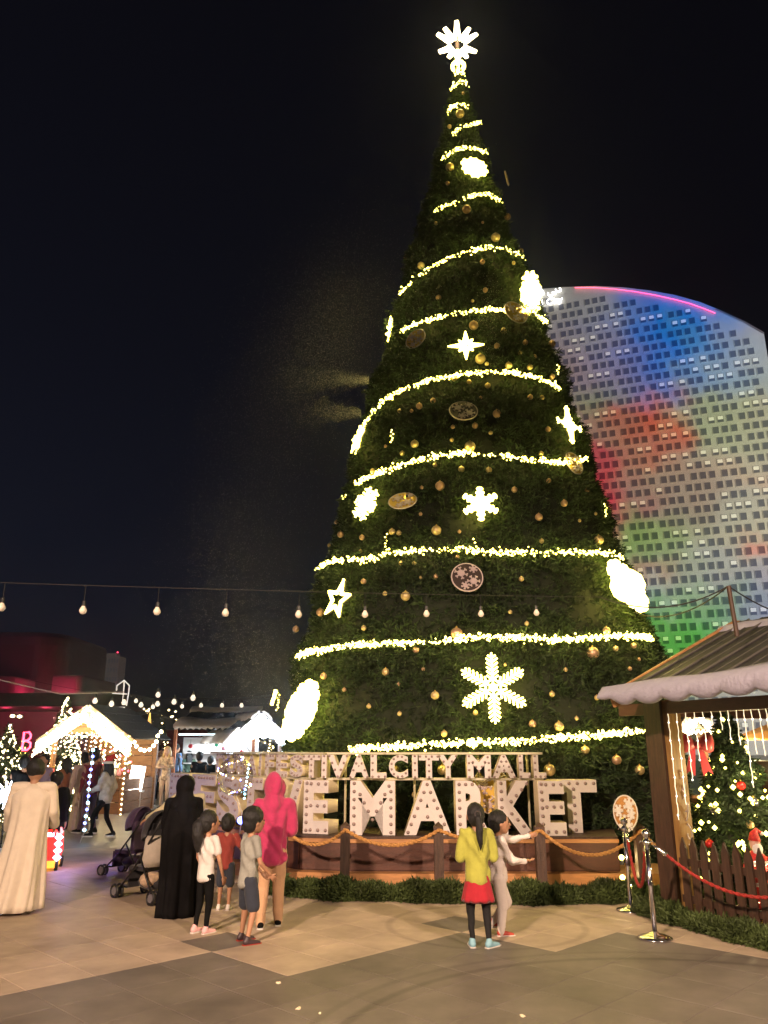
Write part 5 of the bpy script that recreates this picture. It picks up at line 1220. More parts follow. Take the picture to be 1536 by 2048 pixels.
# ------------------------------------------------------------------ people
M['skin'] = mat('skin', (.42, .22, .13), .55); M['skin_light'] = mat('fair_skin', (.56, .34, .24), .55)
M['hair'] = mat('black_hair', (.006, .005, .0045), .6, var=.3, scale=60, bump=.6, bscale=120, stretch=(1, 1, .15)); M['blond'] = mat('blond_hair', (.55, .36, .15), .45, var=.2, scale=60, bump=.5, bscale=100, stretch=(1, 1, .15))
M['sole'] = mat('shoe_sole', (.6, .56, .52), .6)
def cloth(name, c, var=.08, bump=.55, sheen=.15, bs=9): return mat(name, c, .85, var=var, scale=14, bump=bump, bscale=bs, sheen=sheen)
def caps(mb, p0, r0, p1, r1, n=10):
    mb.tube([p0, p1], [r0, r1], n); mb.sph(p0, r0, 2); mb.sph(p1, r1, 2)
def human(px, pyf, pyt, rz, label, c, z_feet=0., Hfix=None, p=None, name='person'):
    p = p or G(px, pyf); 
    if Hfix: H = Hfix
    else:
        d = ray(px, pyt); H = CH+d.z*(p.y/d.y)
    t = thing(name, label, 'person', (p.x, p.y, z_feet), rz)
    child = c.get('child', False); hk = c.get('hk', 1.25 if child else 1.0); b_ = c.get('build', 1.0)
    vox = c.get('vox', .011 if p.y < 12 else .02)
    hr = .066*hk; hz = 1-.078*hk; chin = 1-.156*hk; sh = chin-.035; hip = .49 if not child else .46
    sw = (.112 if not child else .103)*b_; ln = c.get('lean', (0, 0))   # lean: forward offset of the head, sideways
    def T(x, y, z):     # lean increases with height above hips
        k = max(0, (z-hip)/(1-hip)); return Vector((x+ln[1]*k, y+ln[0]*k, z))*H
    J = {'Lhip': (-.048, 0, hip), 'Rhip': (.048, 0, hip), 'Lkn': (-.055, .012, hip*.54), 'Rkn': (.055, .012, hip*.54), 'Lan': (-.055, -.01, .045), 'Ran': (.055, -.01, .045),
         'Lsh': (-sw, 0, sh), 'Rsh': (sw, 0, sh), 'Lel': (-sw-.03, -.01, sh-.175), 'Rel': (sw+.03, -.01, sh-.175), 'Lwr': (-sw-.03, .03, sh-.325), 'Rwr': (sw+.03, .03, sh-.325)}
    J.update(c.get('pose', {})); J = {k: (T(*v) if k[1:] not in ('kn', 'an', 'hip') else Vector(v)*H) for k, v in J.items()}
    hd = T(0, .012, hz)
    # -- body, one continuous surface
    bm_ = MB(); f = .9
    bm_.sph(T(0, 0, hip+.01), (.078*H*b_, .058*H, .06*H), 2); bm_.sph(T(0, 0, (hip+sh)/2-.02), (.066*H*b_, .048*H, .12*H), 2); bm_.sph(T(0, 0, sh-.075), (.085*H*b_, .055*H, .09*H), 2)
    caps(bm_, J['Lsh'], .028*H, J['Rsh'], .028*H); caps(bm_, T(0, -.005, sh-.01), .032*H, T(0, .004, chin+.02), .027*H)
    for s_ in 'LR':
        lk = .78 if c.get('pants') and c.get('pkind', 'long') == 'long' else 1.; caps(bm_, J[s_+'hip'], .046*H*b_*lk, J[s_+'kn'], .031*H*lk); caps(bm_, J[s_+'kn'], .030*H*lk, J[s_+'an'], .018*H*lk)
        caps(bm_, J[s_+'sh'], .027*H, J[s_+'el'], .020*H); caps(bm_, J[s_+'el'], .020*H, J[s_+'wr'], .014*H)
        a_ = J[s_+'an']; fw = Vector(c.get('toe'+s_, (0, 1, 0))); caps(bm_, a_+Vector((0, 0, -.018*H)), .018*H, a_+fw*.09*H+Vector((0, 0, -.03*H)), .013*H)
    tn = c.get('turn', 0.); Hm = Matrix.Rotation(tn, 3, 'Z'); 
    def HV(x, y, z): return hd+Hm @ Vector((x, y, z))*H*hk
    bm_.sph(hd, (hr*.86*H, hr*1.05*H, hr*1.18*H), 2, Hm); caps(bm_, HV(0, .025, -.035), .038*H*hk, HV(0, .035, -.055), .022*H*hk)
    bm_.sph(HV(0, .073, -.012), (.009*H*hk, .012*H*hk, .014*H*hk), 1, Hm)
    for sx in (-1, 1): bm_.sph(HV(sx*.058, .0, -.008), (.008*H*hk, .014*H*hk, .020*H*hk), 1, Hm)
    bm_.sph(HV(0, .062, -.036), (.016*H*hk, .01*H*hk, .006*H*hk), 1, Hm)
    me = remesh(bm_, vox if vox < .015 else vox*.8, 2); skin = M[c.get('skin', 'skin')]; me.materials.append(skin)
    # hands: palm and five fingers grown into the wrist
    hm = MB(); pos = [tuple(v.co) for v in me.vertices]; fac = [tuple(q.vertices) for q in me.polygons]
    hm.add(pos, fac)
    for s_ in 'LR':
        w_, e_ = J[s_+'wr'], J[s_+'el']; d = (w_-e_).normalized(); sg = -1 if s_ == 'L' else 1
        sd = Vector((0, 1, 0))-d*d.y
        if sd.length < .2: sd = Vector((0, 0, 1))-d*d.z
        sd.normalize(); nn = d.cross(sd)*sg
        L_ = .052*H; pc_ = w_+d*L_*.5; mt = Matrix((sd, d, nn)).transposed(); hm.sph(pc_, (.021*H, .032*H, .010*H), 2, mt)
        for k, (o_, l_) in enumerate(((.016, .034), (.006, .040), (-.005, .037), (-.015, .029))):
            b0 = pc_+d*L_*.38+sd*o_*H; m0 = b0+d*l_*.55*H-nn*.004*H; e0_ = m0+d*l_*.42*H-nn*.012*H; hm.tube([b0-d*.015*H, b0, m0, e0_], [.0052*H, .0055*H, .005*H, .0036*H], 6)
        b0 = w_+d*.014*H+sd*.012*H; hm.tube([b0, b0+sd*.017*H+d*.014*H-nn*.004*H, b0+sd*.024*H+d*.032*H-nn*.009*H], [.0075*H, .0065*H, .0045*H], 6)
    hm.build('body', skin, t, True)
    if c.get('face', True):
        for sx in (-1, 1): MB().sph(HV(sx*.024, .062, .006), (.0085*H*hk, .006*H*hk, .006*H*hk), 1, Hm).build('eye', mat('dark_eye', (.02, .012, .01), .2), t)
        MB().sph(HV(0, .070, -.036), (.015*H*hk, .006*H*hk, .004*H*hk), 1, Hm).build('lips', mat('lips', (.35, .09, .07), .5), t)
    # -- clothes
    def garment(nm, m, fn, v=None, it=3, wrinkle=0.):
        mb = MB(); fn(mb); me_ = remesh(mb, v or vox*1.05, it); me_.materials.append(m)
        if wrinkle:
            co = np.zeros(len(me_.vertices)*3); me_.vertices.foreach_get('co', co); co = co.reshape(-1, 3); no = np.zeros(len(co)*3); me_.vertices.foreach_get('normal', no); no = no.reshape(-1, 3)
            h_ = np.sin(co[:, 2]*24/H+4*np.sin(co[:, 0]*14/H+co[:, 2]*7)+co[:, 0]*30/H)*.6+np.sin(co[:, 0]*48/H-co[:, 2]*13/H+3*np.cos(co[:, 1]*15))*.5
            co += no*(h_*wrinkle*H)[:, None]; me_.vertices.foreach_set('co', co.ravel()); me_.update()
        return link(nm, me_, t)
    g = .010
    if c.get('top'):
        mt_, sl = c['top'], c.get('sleeve', 'long'); hem = c.get('hem', hip-.01); loose = c.get('loose', .0)
        def fn(mb):
            n_ = 20
            for k in range(n_):
                zz = hem+(sh-.03-hem)*k/(n_-1); u = (zz-hip)/(sh-hip)
                wv = np.interp(u, [-.3, 0, .35, .75, 1], [.088, .086, .074, .094, .088])+g+loose*(1-.35*abs(u-.3)); dv = np.interp(u, [-.3, 0, .35, .75, 1], [.066, .064, .055, .062, .050])+g+loose
                mb.sph(T(0, 0, zz), (wv*H*b_, dv*H, .048*H), 2)
            caps(mb, J['Lsh']+Vector((.01, 0, -.006))*H, (.034+loose*.6)*H, J['Rsh']+Vector((-.01, 0, -.006))*H, (.034+loose*.6)*H)
            for s_ in 'LR':
                a_, b__, w_ = J[s_+'sh'], J[s_+'el'], J[s_+'wr']
                if sl == 'long': caps(mb, a_, (.034+loose*.7)*H, b__, (.029+loose*.8)*H); caps(mb, b__, (.029+loose*.8)*H, w_-(w_-b__)*.08, (.021+loose*.6)*H)
                elif sl == 'short': caps(mb, a_, (.036+loose*.5)*H, a_.lerp(b__, .62), (.034+loose*.5)*H)
            if c.get('hood'):
                mb.sph(hd+Vector((0, -.006, .004))*H, (hr*1.18*H, hr*1.30*H, hr*1.34*H), 2, Hm); mb.sph(hd+Vector((0, -.02, .035))*H, (hr*.9*H, hr*1.15*H, hr*1.1*H), 2, Hm); caps(mb, hd+Vector((0, -.014, -.05))*H, .064*H, T(0, -.016, sh-.01), .078*H); caps(mb, T(-.045, 0, sh-.012), .052*H, T(.045, 0, sh-.012), .052*H)
        garment(c.get('topname', 'shirt'), mt_, fn, wrinkle=.010)
    if c.get('pants'):
        kind = c.get('pkind', 'long'); pw = c.get('pw', 0.)
        def fn(mb):
            mb.sph(T(0, 0, hip+.03), (.076*H*b_, .057*H, .04*H), 2); mb.sph(T(0, 0, hip-.005), (.080*H*b_, .062*H, .045*H), 2)
            for s_ in 'LR':
                h_, k_, a_ = J[s_+'hip'], J[s_+'kn'], J[s_+'an']
                if kind == 'long': caps(mb, h_, (.056+pw)*H*b_, k_, (.038+pw)*H); caps(mb, k_, (.038+pw)*H, a_+Vector((0, 0, -.008))*H, (.026+pw*1.1)*H)
                elif kind == 'short': caps(mb, h_, (.056+pw)*H*b_, h_.lerp(k_, .86), (.047+pw)*H)
        garment(c.get('pname', 'trousers'), c['pants'], fn, wrinkle=.0035)
    if c.get('skirt'):
        n_ = 40; rings = []
        for k in range(9):
            u = k/8; zz = hip+.055-(c.get('skl', .17))*u; rings.append([T(0, 0, 0)+Vector(((.075+.050*u**.8)*(1+.05*u*math.sin(a_*9))*math.cos(a_), (.06+.045*u**.8)*(1+.05*u*math.sin(a_*9))*math.sin(a_), zz))*H for a_ in np.linspace(0, 2*PI, n_+1)[:-1]])
        for k in (7, 4): u = k/8; zz = hip+.055-(c.get('skl', .17))*u+.004; rings.append([Vector(((.075+.050*u**.8-.006)*math.cos(a_), (.06+.045*u**.8-.006)*math.sin(a_), zz))*H for a_ in np.linspace(0, 2*PI, n_+1)[:-1]])
        MB().loft(rings).build('skirt', c['skirt'], t, True)
    if c.get('robe'):
        n_ = 72; rings = []; hw, hd_ = c.get('robe_w', .17), c.get('robe_d', .13); seed = c.get('rseed', 1.)
        for k in range(22):
            u = k/21; zz = c.get('robe_hem', .02)+(sh+.025-c.get('robe_hem', .02))*u
            bw = np.interp(u, [0, .25, .55, .75, .9, .97, 1], c.get('rw', [hw, hw*.88, hw*.72, .105*b_+.01, .118*b_+.01, .085, .035])); bd = np.interp(u, [0, .25, .55, .75, .9, .97, 1], c.get('rd', [hd_, hd_*.88, hd_*.75, .080, .075, .055, .032]))
            fa_ = .115*(1-u)**.9
            ring = []
            for a_ in np.linspace(0, 2*PI, n_+1)[:-1]:
                f_ = 1+fa_*(math.sin(a_*7+seed+1.3*u)+.6*math.sin(a_*12+seed*2-2*u)+.3*math.sin(a_*19+seed))
                hemw = .006*math.sin(a_*7+seed) if k == 0 else 0
                sway = Vector(c.get('sway', (0, 0, 0)))*(1-u)**2
                ring.append((T(0, 0, zz)+Vector((bw*f_*math.cos(a_), bd*f_*math.sin(a_), hemw))*H)+sway*H)
            rings.append(ring)
        MB().loft(rings).build('robe', c['robe'], t, True)
        def fn(mb):
            for s_ in 'LR': caps(mb, J[s_+'sh'], .036*H, J[s_+'el'], .038*H); caps(mb, J[s_+'el'], .038*H, J[s_+'wr']-(J[s_+'wr']-J[s_+'el'])*.06, c.get('cuff', .032)*H)
            caps(mb, J['Lsh'], .038*H, J['Rsh'], .038*H)
        garment('sleeves', c['robe'], fn, wrinkle=.003)
        if c.get('veil'):
            def fn(mb):
                mb.sph(hd+Vector((0, -.004, .004))*H, (hr*1.12*H, hr*1.18*H, hr*1.32*H), 2); caps(mb, hd+Vector((0, -.012, -.05))*H, .066*H, T(0, -.012, sh-.02), .085*H); caps(mb, T(-.045, -.01, sh-.02), .07*H, T(.045, -.01, sh-.02), .07*H); caps(mb, T(0, -.02, sh-.06), .085*H, T(0, -.03, sh-.16), .085*H)
            garment('veil', c['robe'], fn, wrinkle=.002)
    # hair
    hs_ = c.get('hair', 'short'); hmat = M[c.get('haircol', 'hair')]
    if hs_:
        def fn(mb):
            mb.sph(HV(0, -.014, .016), (hr*.99*H, hr*1.06*H, hr*1.12*H), 2, Hm)
            if hs_ != 'crop': mb.sph(HV(0, -.03, -.012), (hr*.90*H, hr*.80*H, hr*.95*H), 2, Hm)
            if hs_ == 'thick': mb.sph(HV(0, -.012, .03), (hr*1.12*H, hr*1.12*H, hr*1.05*H), 2, Hm)
            if hs_ == 'long':
                for x_ in (-.035, 0, .035): caps(mb, HV(x_, -.045, -.01), .036*H*hk, HV(x_*1.1, -.055, -.15), .028*H*hk)
                for x_ in (-.05, .05): caps(mb, HV(x_, .0, -.0), .02*H*hk, HV(x_, .01, -.10), .018*H*hk)
            if hs_ == 'ponytail':
                k0 = HV(0, -.066, .02); mb.sph(k0, .022*H*hk, 2); P_ = [k0, k0+Vector((.0, -.03, -.04))*H, k0+Vector((.008, -.035, -.12))*H, k0+Vector((.012, -.03, -.20))*H, k0+Vector((.012, -.03, -.26))*H]
                
                for q0, q1, r0, r1 in zip(P_, P_[1:], (.016, .024, .026, .018), (.024, .026, .018, .006)): caps(mb, q0, r0*H*hk*c.get('hv', 1), q1, r1*H*hk*c.get('hv', 1))
        garment('hair', hmat, fn, it=1, wrinkle=.004, v=vox*.8)
        if hs_ == 'ponytail': MB().tube([HV(.02*math.cos(a_), -.088, .014+.02*math.sin(a_)) for a_ in np.linspace(0, 2*PI, 10)], .006*H, 5, cap=False).build('hair_band', mat('dark_hair_band', (.06, .05, .05), .5), t)
    if c.get('hat'):
        MB().tube([HV(.066*math.cos(a_), -.01+.07*math.sin(a_), .045) for a_ in np.linspace(0, 2*PI, 17)], .016*H, 6, cap=False).build('hat_brim', M['white_fur'], t, True)
        MB().tube([HV(0, -.01, .04), HV(0, -.02, .10), HV(.03, -.06, .13), HV(.07, -.09, .09)], [.066*H, .05*H, .03*H, .012*H], 12).build('santa_hat', M['red_felt'], t, True); MB().sph(HV(.075, -.095, .075), .018*H, 2).build('pompom', M['white_fur'], t, True)
    # shoes
    if c.get('shoes'):
        for s_ in 'LR':
            a_ = J[s_+'an']; fw = Vector(c.get('toe'+s_, (0, 1, 0))).normalized()
            mb = MB(); caps(mb, a_+Vector((0, 0, -.012*H))-fw*.012*H, .026*H, a_+fw*.06*H+Vector((0, 0, -.022*H)), .021*H); caps(mb, a_+fw*.06*H+Vector((0, 0, -.022*H)), .021*H, a_+fw*.10*H+Vector((0, 0, -.028*H)), .017*H); caps(mb, a_+Vector((0, 0, .012*H)), .024*H, a_-Vector((0, 0, .01*H)), .026*H)
            me_ = remesh(mb, vox*.8, 2); me_.materials.append(c['shoes'])
            sh_ = link('shoe', me_, t)
            sd = Vector((fw.y, -fw.x, 0)).normalized(); z0_ = a_.z-.0445*H
            pts_ = [a_+fw*(x*H)+sd*(y*H) for x, y in ((-.038, -.012), (-.03, -.022), (.04, -.024), (.09, -.024), (.122, -.012), (.122, .012), (.09, .024), (.04, .022), (-.03, .022), (-.038, .012))]
            MB().prism([(q.x, q.y, 0) for q in pts_], (0, 0, z0_+.001), (0, 0, z0_+.016*H)).build('sole', c.get('sole', M['sole']), sh_)
    return t, J, H
def look(deg): return R(deg)
black = cloth('black_cloth', (.006, .006, .006), .2, sheen=0); navy = cloth('navy_cloth', (.022, .028, .045))
for m_ in ('black_cloth', 'black_abaya'):
    if m_ in MATS: MATS[m_].node_tree.nodes['Principled BSDF'].inputs['Specular IOR Level'].default_value = .08
# the family on the left
human(36, 1828, 1518, look(8), 'man seen from behind in a long cream robe at the left edge', dict(robe=cloth('cream_robe', (.72, .62, .49), .05, .5), build=1.10, robe_w=.18, robe_d=.14, hair='crop', rseed=.4, sway=(-.05, -.02, 0), robe_hem=.03, cuff=.036, shoes=black,
    pose={'Lel': (-.15, .02, .66), 'Lwr': (-.16, .10, .53), 'Rel': (.15, .02, .65), 'Rwr': (.14, .12, .55)}))
human(352, 1834, 1553, look(18), 'woman in a full black abaya and veil, seen from behind beside the strollers', dict(robe=cloth('black_abaya', (.005, .0045, .005), .2, .4, sheen=0), veil=True, rw=[.150, .142, .150, .155, .118, .085, .035], rd=[.13, .12, .12, .12, .09, .06, .03], build=1.0, robe_w=.15, robe_d=.13, robe_hem=.008, hair=None, rseed=2.1, shoes=black,
    pose={'Lel': (-.125, .05, .64), 'Lwr': (-.10, .16, .57), 'Rel': (.125, .05, .64), 'Rwr': (.09, .15, .57)}))
MATS['black_abaya'].node_tree.nodes['Principled BSDF'].inputs['Specular IOR Level'].default_value = .08
human(404, 1868, 1622, look(-38), 'girl in white tee and black leggings with pink shoes', dict(child=True, hv=1.7, top=cloth('white_tee', (.62, .58, .55), .04), sleeve='short', pants=black, pw=-.006, hair='ponytail', shoes=mat('pink_shoe', (.75, .42, .42), .6), hem=.45, turn=-.3,
    pose={'Rel': (.15, .02, .60), 'Rwr': (.14, .08, .46), 'Lel': (-.14, .02, .60), 'Lwr': (-.12, .08, .48), 'Lkn': (-.05, .0, .25), 'Lan': (-.045, -.05, .05)}))
human(447, 1822, 1628, look(-10), 'small boy in dark red tee and navy trousers standing behind the others', dict(child=True, top=cloth('dark_red_tee', (.30, .045, .035)), sleeve='short', pants=navy, pkind='short', pw=.004, hair='short', shoes=mat('white_shoe', (.7, .66, .62), .6),
    pose={'Rel': (.16, .05, .62), 'Rwr': (.08, .13, .66), 'Lel': (-.14, .03, .6), 'Lwr': (-.10, .12, .6)}))
human(490, 1888, 1618, look(-58), 'boy in grey tee and navy shorts with dark curly hair', dict(child=True, top=cloth('grey_green_tee', (.27, .27, .24)), sleeve='short', loose=.006, pants=navy, pkind='short', pw=.006, hair='thick', shoes=mat('dark_red_shoe', (.05, .03, .035), .5), sole=mat('dark_red_sole', (.30, .03, .02), .6), hem=.44, lean=(.02, 0),
    pose={'Rel': (.13, .04, .60), 'Rwr': (.10, .15, .50), 'Lel': (-.13, .05, .6), 'Lwr': (-.08, .15, .50), 'Lkn': (-.07, .02, .25), 'Rkn': (.07, .03, .25), 'Lan': (-.085, .0, .045), 'Ran': (.085, -.02, .045)}))
human(538, 1857, 1553, look(6), 'woman in bright pink hooded top and beige trousers seen from behind', dict(build=1.0, top=cloth('bright_pink_fleece', (.40, .022, .095), .10, .5, .3), topname='hooded_top', hood=True, loose=.016, hem=.44, pants=cloth('beige_trousers', (.50, .30, .17)), pw=.006, hair=None, shoes=black, turn=.5, face=False,
    pose={'Lel': (-.135, .02, .64), 'Lwr': (.02, .12, .62), 'Rel': (.135, .02, .63), 'Rwr': (-.02, .13, .60), 'Lan': (-.06, -.04, .045), 'Ran': (.06, .05, .045), 'Rkn': (.055, .03, .27)}))
# two girls before the sign
human(960, 1897, 1607, look(4), 'girl in yellow cardigan and red skirt with a long ponytail', dict(child=True, hk=1.12, top=cloth('lime_yellow_cardigan', (.36, .36, .055), .08), topname='cardigan', loose=.008, hem=.46, pants=cloth('black_leggings', (.006, .0055, .006), .2, sheen=0), pw=-.006, pname='leggings', skirt=cloth('dark_red_skirt', (.36, .008, .02)), skl=.20, hair='ponytail', shoes=mat('pale_blue_shoe', (.22, .42, .50), .6), face=True,
    toeR=(.75, .6, 0), pose={'Lel': (-.135, .0, .62), 'Lwr': (-.07, .12, .61), 'Rel': (.135, .0, .62), 'Rwr': (.07, .12, .61), 'Lkn': (-.058, .012, .25), 'Rkn': (.062, .012, .25), 'Lan': (-.055, 0, .045), 'Ran': (.065, -.03, .045)}))
human(1000, 1872, 1622, look(-84), 'girl in white outfit reaching one arm out to the rope post', dict(child=True, top=cloth('soft_white_top', (.70, .62, .58), .04), loose=.006, pants=cloth('soft_white_trousers', (.68, .60, .56), .04), pw=.006, hair='short', shoes=mat('red_shoe', (.4, .05, .03), .6), lean=(.03, 0), turn=-.1,
    pose={'Lel': (-.11, .17, .75), 'Lwr': (-.10, .31, .78), 'Rel': (.10, .09, .60), 'Rwr': (.07, .23, .60), 'Lkn': (-.05, .09, .26), 'Lan': (-.045, -.06, .10), 'Ran': (.045, .0, .045), 'Rkn': (.045, .02, .25)}))
# people further off
def far(px, pyf, pyt, rz, label, **k):
    k.setdefault('vox', .022); return human(px, pyf, pyt, look(rz), label, k)
far(300, 1612, 1494, 176, 'bearded man in pale pink shirt and dark trousers facing the camera', top=cloth('pink_shirt', (.55, .36, .36)), pants=navy, hair='crop', shoes=black, skin='skin_light', pose={'Lkn': (-.05, .04, .27), 'Ran': (.06, -.05, .05)})
far(326, 1618, 1493, 170, 'blond woman in patterned blouse and cream trousers facing the camera', top=cloth('patterned_blouse', (.45, .33, .24), .7), pants=cloth('cream_trousers', (.58, .42, .32)), hair='long', haircol='blond', shoes=black, skin='skin_light', build=.9, pose={'Lel': (-.15, .04, .66), 'Lwr': (-.02, .12, .68), 'Rel': (.15, .04, .66), 'Rwr': (.03, .12, .66)})
far(344, 1606, 1487, -30, 'person in blue top behind the blond woman', top=cloth('blue_top', (.10, .17, .30)), pants=black, hair='crop', shoes=black)
far(316, 1600, 1498, 180, 'dark haired child held between the man and the blond woman', child=True, top=cloth('dull_orange_top', (.4, .2, .12)), pants=black, hair='short', shoes=black)
far(203, 1676, 1520, 84, 'person in Santa hat, grey white jacket and black leggings walking left', top=cloth('grey_yellow_jacket', (.45, .41, .34), .2), pants=black, pw=-.004, hair='long', hat=True, loose=.012, shoes=black, pose={'Lan': (-.04, .14, .06), 'Lkn': (-.045, .12, .29), 'Ran': (.04, -.14, .06), 'Rkn': (.045, -.02, .26), 'Rel': (.14, -.06, .64), 'Lel': (-.12, .06, .64), 'Lwr': (-.1, .16, .60)})
far(172, 1668, 1498, 60, 'person in dark red top and black cap walking beside the Santa hat', top=cloth('wine_top', (.16, .01, .03)), pants=cloth('plum_trousers', (.10, .05, .08)), hair='thick', shoes=black, pose={'Lan': (-.04, .10, .05), 'Ran': (.04, -.10, .05)})
far(155, 1664, 1505, 40, 'person in pale beige robe walking behind the lit blue balloon string', robe=cloth('beige_robe', (.5, .36, .30)), hair='short', shoes=black, robe_w=.12, robe_d=.10)
far(92, 1740, 1545, 14, 'person in black clothes beside the man in the cream robe', top=black, pants=black, hair='thick', shoes=black, loose=.01)
far(28, 1690, 1512, 20, 'person in dark jacket walking behind the robed man at the left edge', top=black, pants=navy, hair='short', shoes=black)
far(70, 1680, 1508, 160, 'person in lilac grey top among the bulbs of the conical tree', top=cloth('lilac_top', (.33, .26, .40)), pants=navy, hair='short', shoes=black)
far(138, 1650, 1518, 30, 'dark haired woman in black dress near the conical tree', top=black, pants=black, hair='long', shoes=black)
far(392, 1622, 1505, 10, 'person in black at the cold lit counter, on the left', top=black, pants=black, hair='thick', shoes=black)
far(415, 1620, 1512, -14, 'person in black at the cold lit counter, on the right', top=black, pants=black, hair='short', shoes=black)
human(372, 1790, 1520, look(34), 'man in pale olive robe leaning forward to push the stroller', dict(robe=cloth('olive_beige_robe', (.46, .40, .24)), build=1.15, hair='crop', lean=(.12, -.02), robe_w=.12, robe_d=.11, robe_hem=.05, shoes=black, pose={'Lel': (-.22, .05, .72), 'Lwr': (-.34, .14, .64), 'Rel': (.14, .08, .64), 'Rwr': (.06, .2, .56)}), Hfix=1.47)
far(236, 1625, 1508, 150, 'person in brown jacket standing beside the white cart', top=cloth('brown_jacket', (.16, .08, .05)), pants=black, hair='short', shoes=black)
far(12, 1650, 1515, -20, 'person in grey top beyond the starburst lamp', top=cloth('grey_top', (.25, .22, .24)), pants=black, hair='long', shoes=black)
far(105, 1655, 1512, -70, 'person in white shirt among the bulbs left of the warm chalet', top=cloth('white_shirt', (.6, .55, .5)), pants=navy, hair='short', shoes=black)
far(372, 1604, 1502, 30, 'person in dark green top near the cold lit counter post', top=cloth('dark_green_top', (.04, .08, .05)), pants=black, hair='long', shoes=black)
far(280, 1602, 1500, 120, 'person in dark maroon coat before the dark red draped stall', top=cloth('maroon_coat', (.12, .02, .03)), pants=black, hair='short', shoes=black)
far(222, 1618, 1508, -100, 'person in mustard top at the right end of the warm chalet counter', top=cloth('mustard_top', (.35, .22, .05)), pants=black, hair='short', shoes=black)
far(186, 1640, 1512, -160, 'person in teal top facing the walkers before the warm chalet', top=cloth('teal_top', (.05, .16, .17)), pants=black, hair='short', shoes=black)
far(118, 1664, 1516, 70, 'person in rust brown coat passing in front of the conical tree', top=cloth('rust_coat', (.28, .10, .05)), pants=navy, hair='long', shoes=black, loose=.01)
far(252, 1606, 1502, -20, 'person in pale blue shirt behind the white cart', top=cloth('pale_blue_shirt', (.35, .42, .52)), pants=black, hair='short', shoes=black)
far(360, 1600, 1500, -60, 'person in orange top before the dark tent', top=cloth('orange_top', (.45, .16, .05)), pants=navy, hair='short', shoes=black)
for k, (px, py, lab) in enumerate(((557, 1967, 'yellowish scrap of paper lying on the dark paving at left'), (597, 2018, 'torn pale scrap of paper near the bottom edge'), (1045, 2033, 'flat pale scrap of paper at the bottom right of centre'), (640, 2028, 'tiny pale crumb right of the torn scrap'))):
    p = G(px, py, .012); t = thing('paper_scrap', lab, 'litter', p, k*1.1, 'paper scraps on the paving'); s_ = (.022, .028, .024, .01)[k]
    MB().loft([[(s_*(1+.3*math.sin(j*2.3+k))*math.cos(a_)*r_, s_*.6*math.sin(a_)*r_, z_+.003*math.sin(j*1.9)) for j, a_ in enumerate(np.linspace(0, 2*PI, 9)[:-1])] for r_, z_ in ((1, 0.001), (.9, .008), (.4, .012))]).build('paper', mat('paper', (.72, .62, .42), .8), t)
# ------------------------------------------------------------------ strollers
def stroller(p, rz, label, fab, sc=1., can=True):
    t = thing('stroller', label, 'stroller', p, rz); t.scale = (sc,)*3
    for sx in (-1, 1):
        MB().tube([(sx*.22, -.42, .98), (sx*.23, -.30, .80), (sx*.23, .10, .35), (sx*.22, .40, .10)], .014, 8).build('side_tube', M['black'], t, True)
        MB().tube([(sx*.23, -.36, .12), (sx*.23, -.05, .52)], .013, 8).build('rear_tube', M['black'], t, True)
        for y_ in (-.38, .42):
            for dx in (-.035, .035):
                w_ = MB(); w_.tube([(sx*.22+dx+.022*math.cos(0)*0, y_+.075*math.cos(a_), .09+.075*math.sin(a_)) for a_ in np.linspace(0, 2*PI, 19)], .016, 8, cap=False); wo = w_.build('wheel', M['black'], t, True)
                MB().tube([(sx*.22+dx-.012, y_, .09), (sx*.22+dx+.012, y_, .09)], .05, 12).build('hub', mat('grey_plastic', (.16, .15, .17), .5), wo)
    MB().tube([(-.22, -.42, .98), (-.12, -.47, 1.02), (.12, -.47, 1.02), (.22, -.42, .98)], .018, 8).build('handle', M['black'], t, True)
    MB().loft([[(x_, y_, z_+.0) for x_, y_, z_ in ((-.19*k_, -.16-.02, zz), (-.19*k_, -.12, zz-.03), (.19*k_, -.12, zz-.03), (.19*k_, -.18, zz))] for k_, zz in ((1, .85), (1, .6), (1, .42))]).build('backrest', fab, t)
    MB().box((0, .05, .38), (.36, .36, .05)).build('seat', fab, t); MB().box((0, .26, .26), (.34, .03, .24)).build('leg_rest', fab, t); MB().box((0, .36, .14), (.34, .14, .02)).build('footrest', M['black'], t)
    MB().sph((0, -.06, .22), (.19, .24, .10), 2).build('basket', fab, t, True)
    if can:
        rings = []
        for k in range(9):
            a_ = R(-20+k*15); rings.append([(.23*math.cos(b_), -.14+.30*math.sin(b_)*math.cos(a_)*-1*-1, .78+.30*math.sin(b_)*math.sin(a_)) for b_ in np.linspace(0, PI, 11)])
        V = [q for r_ in rings for q in r_]; n_ = 11; mb = MB(); mb.add(V, [(i*n_+j, i*n_+j+1, (i+1)*n_+j+1, (i+1)*n_+j) for i in range(8) for j in range(n_-1)]); o_ = mb.build('canopy', fab, t, True); sm_ = o_.modifiers.new('thickness', 'SOLIDIFY'); sm_.thickness = .012
    return t
purple = cloth('dark_purple_fabric', (.045, .018, .06)); char = cloth('charcoal_fabric', (.022, .02, .024))
g1 = G(262, 1752); stroller(Vector((g1.x, g1.y, 0)), R(62), 'small purple umbrella stroller further to the left', purple, .92)
g2 = G(300, 1800); stroller(Vector((g2.x, g2.y, 0)), R(50), 'charcoal stroller loaded with a pale bag beside the woman in black', char, 1.0)
b = thing('bag', 'pale beige bag hanging from the charcoal stroller', 'bag', Vector((g2.x+.08, g2.y-.22, .42)), R(20))
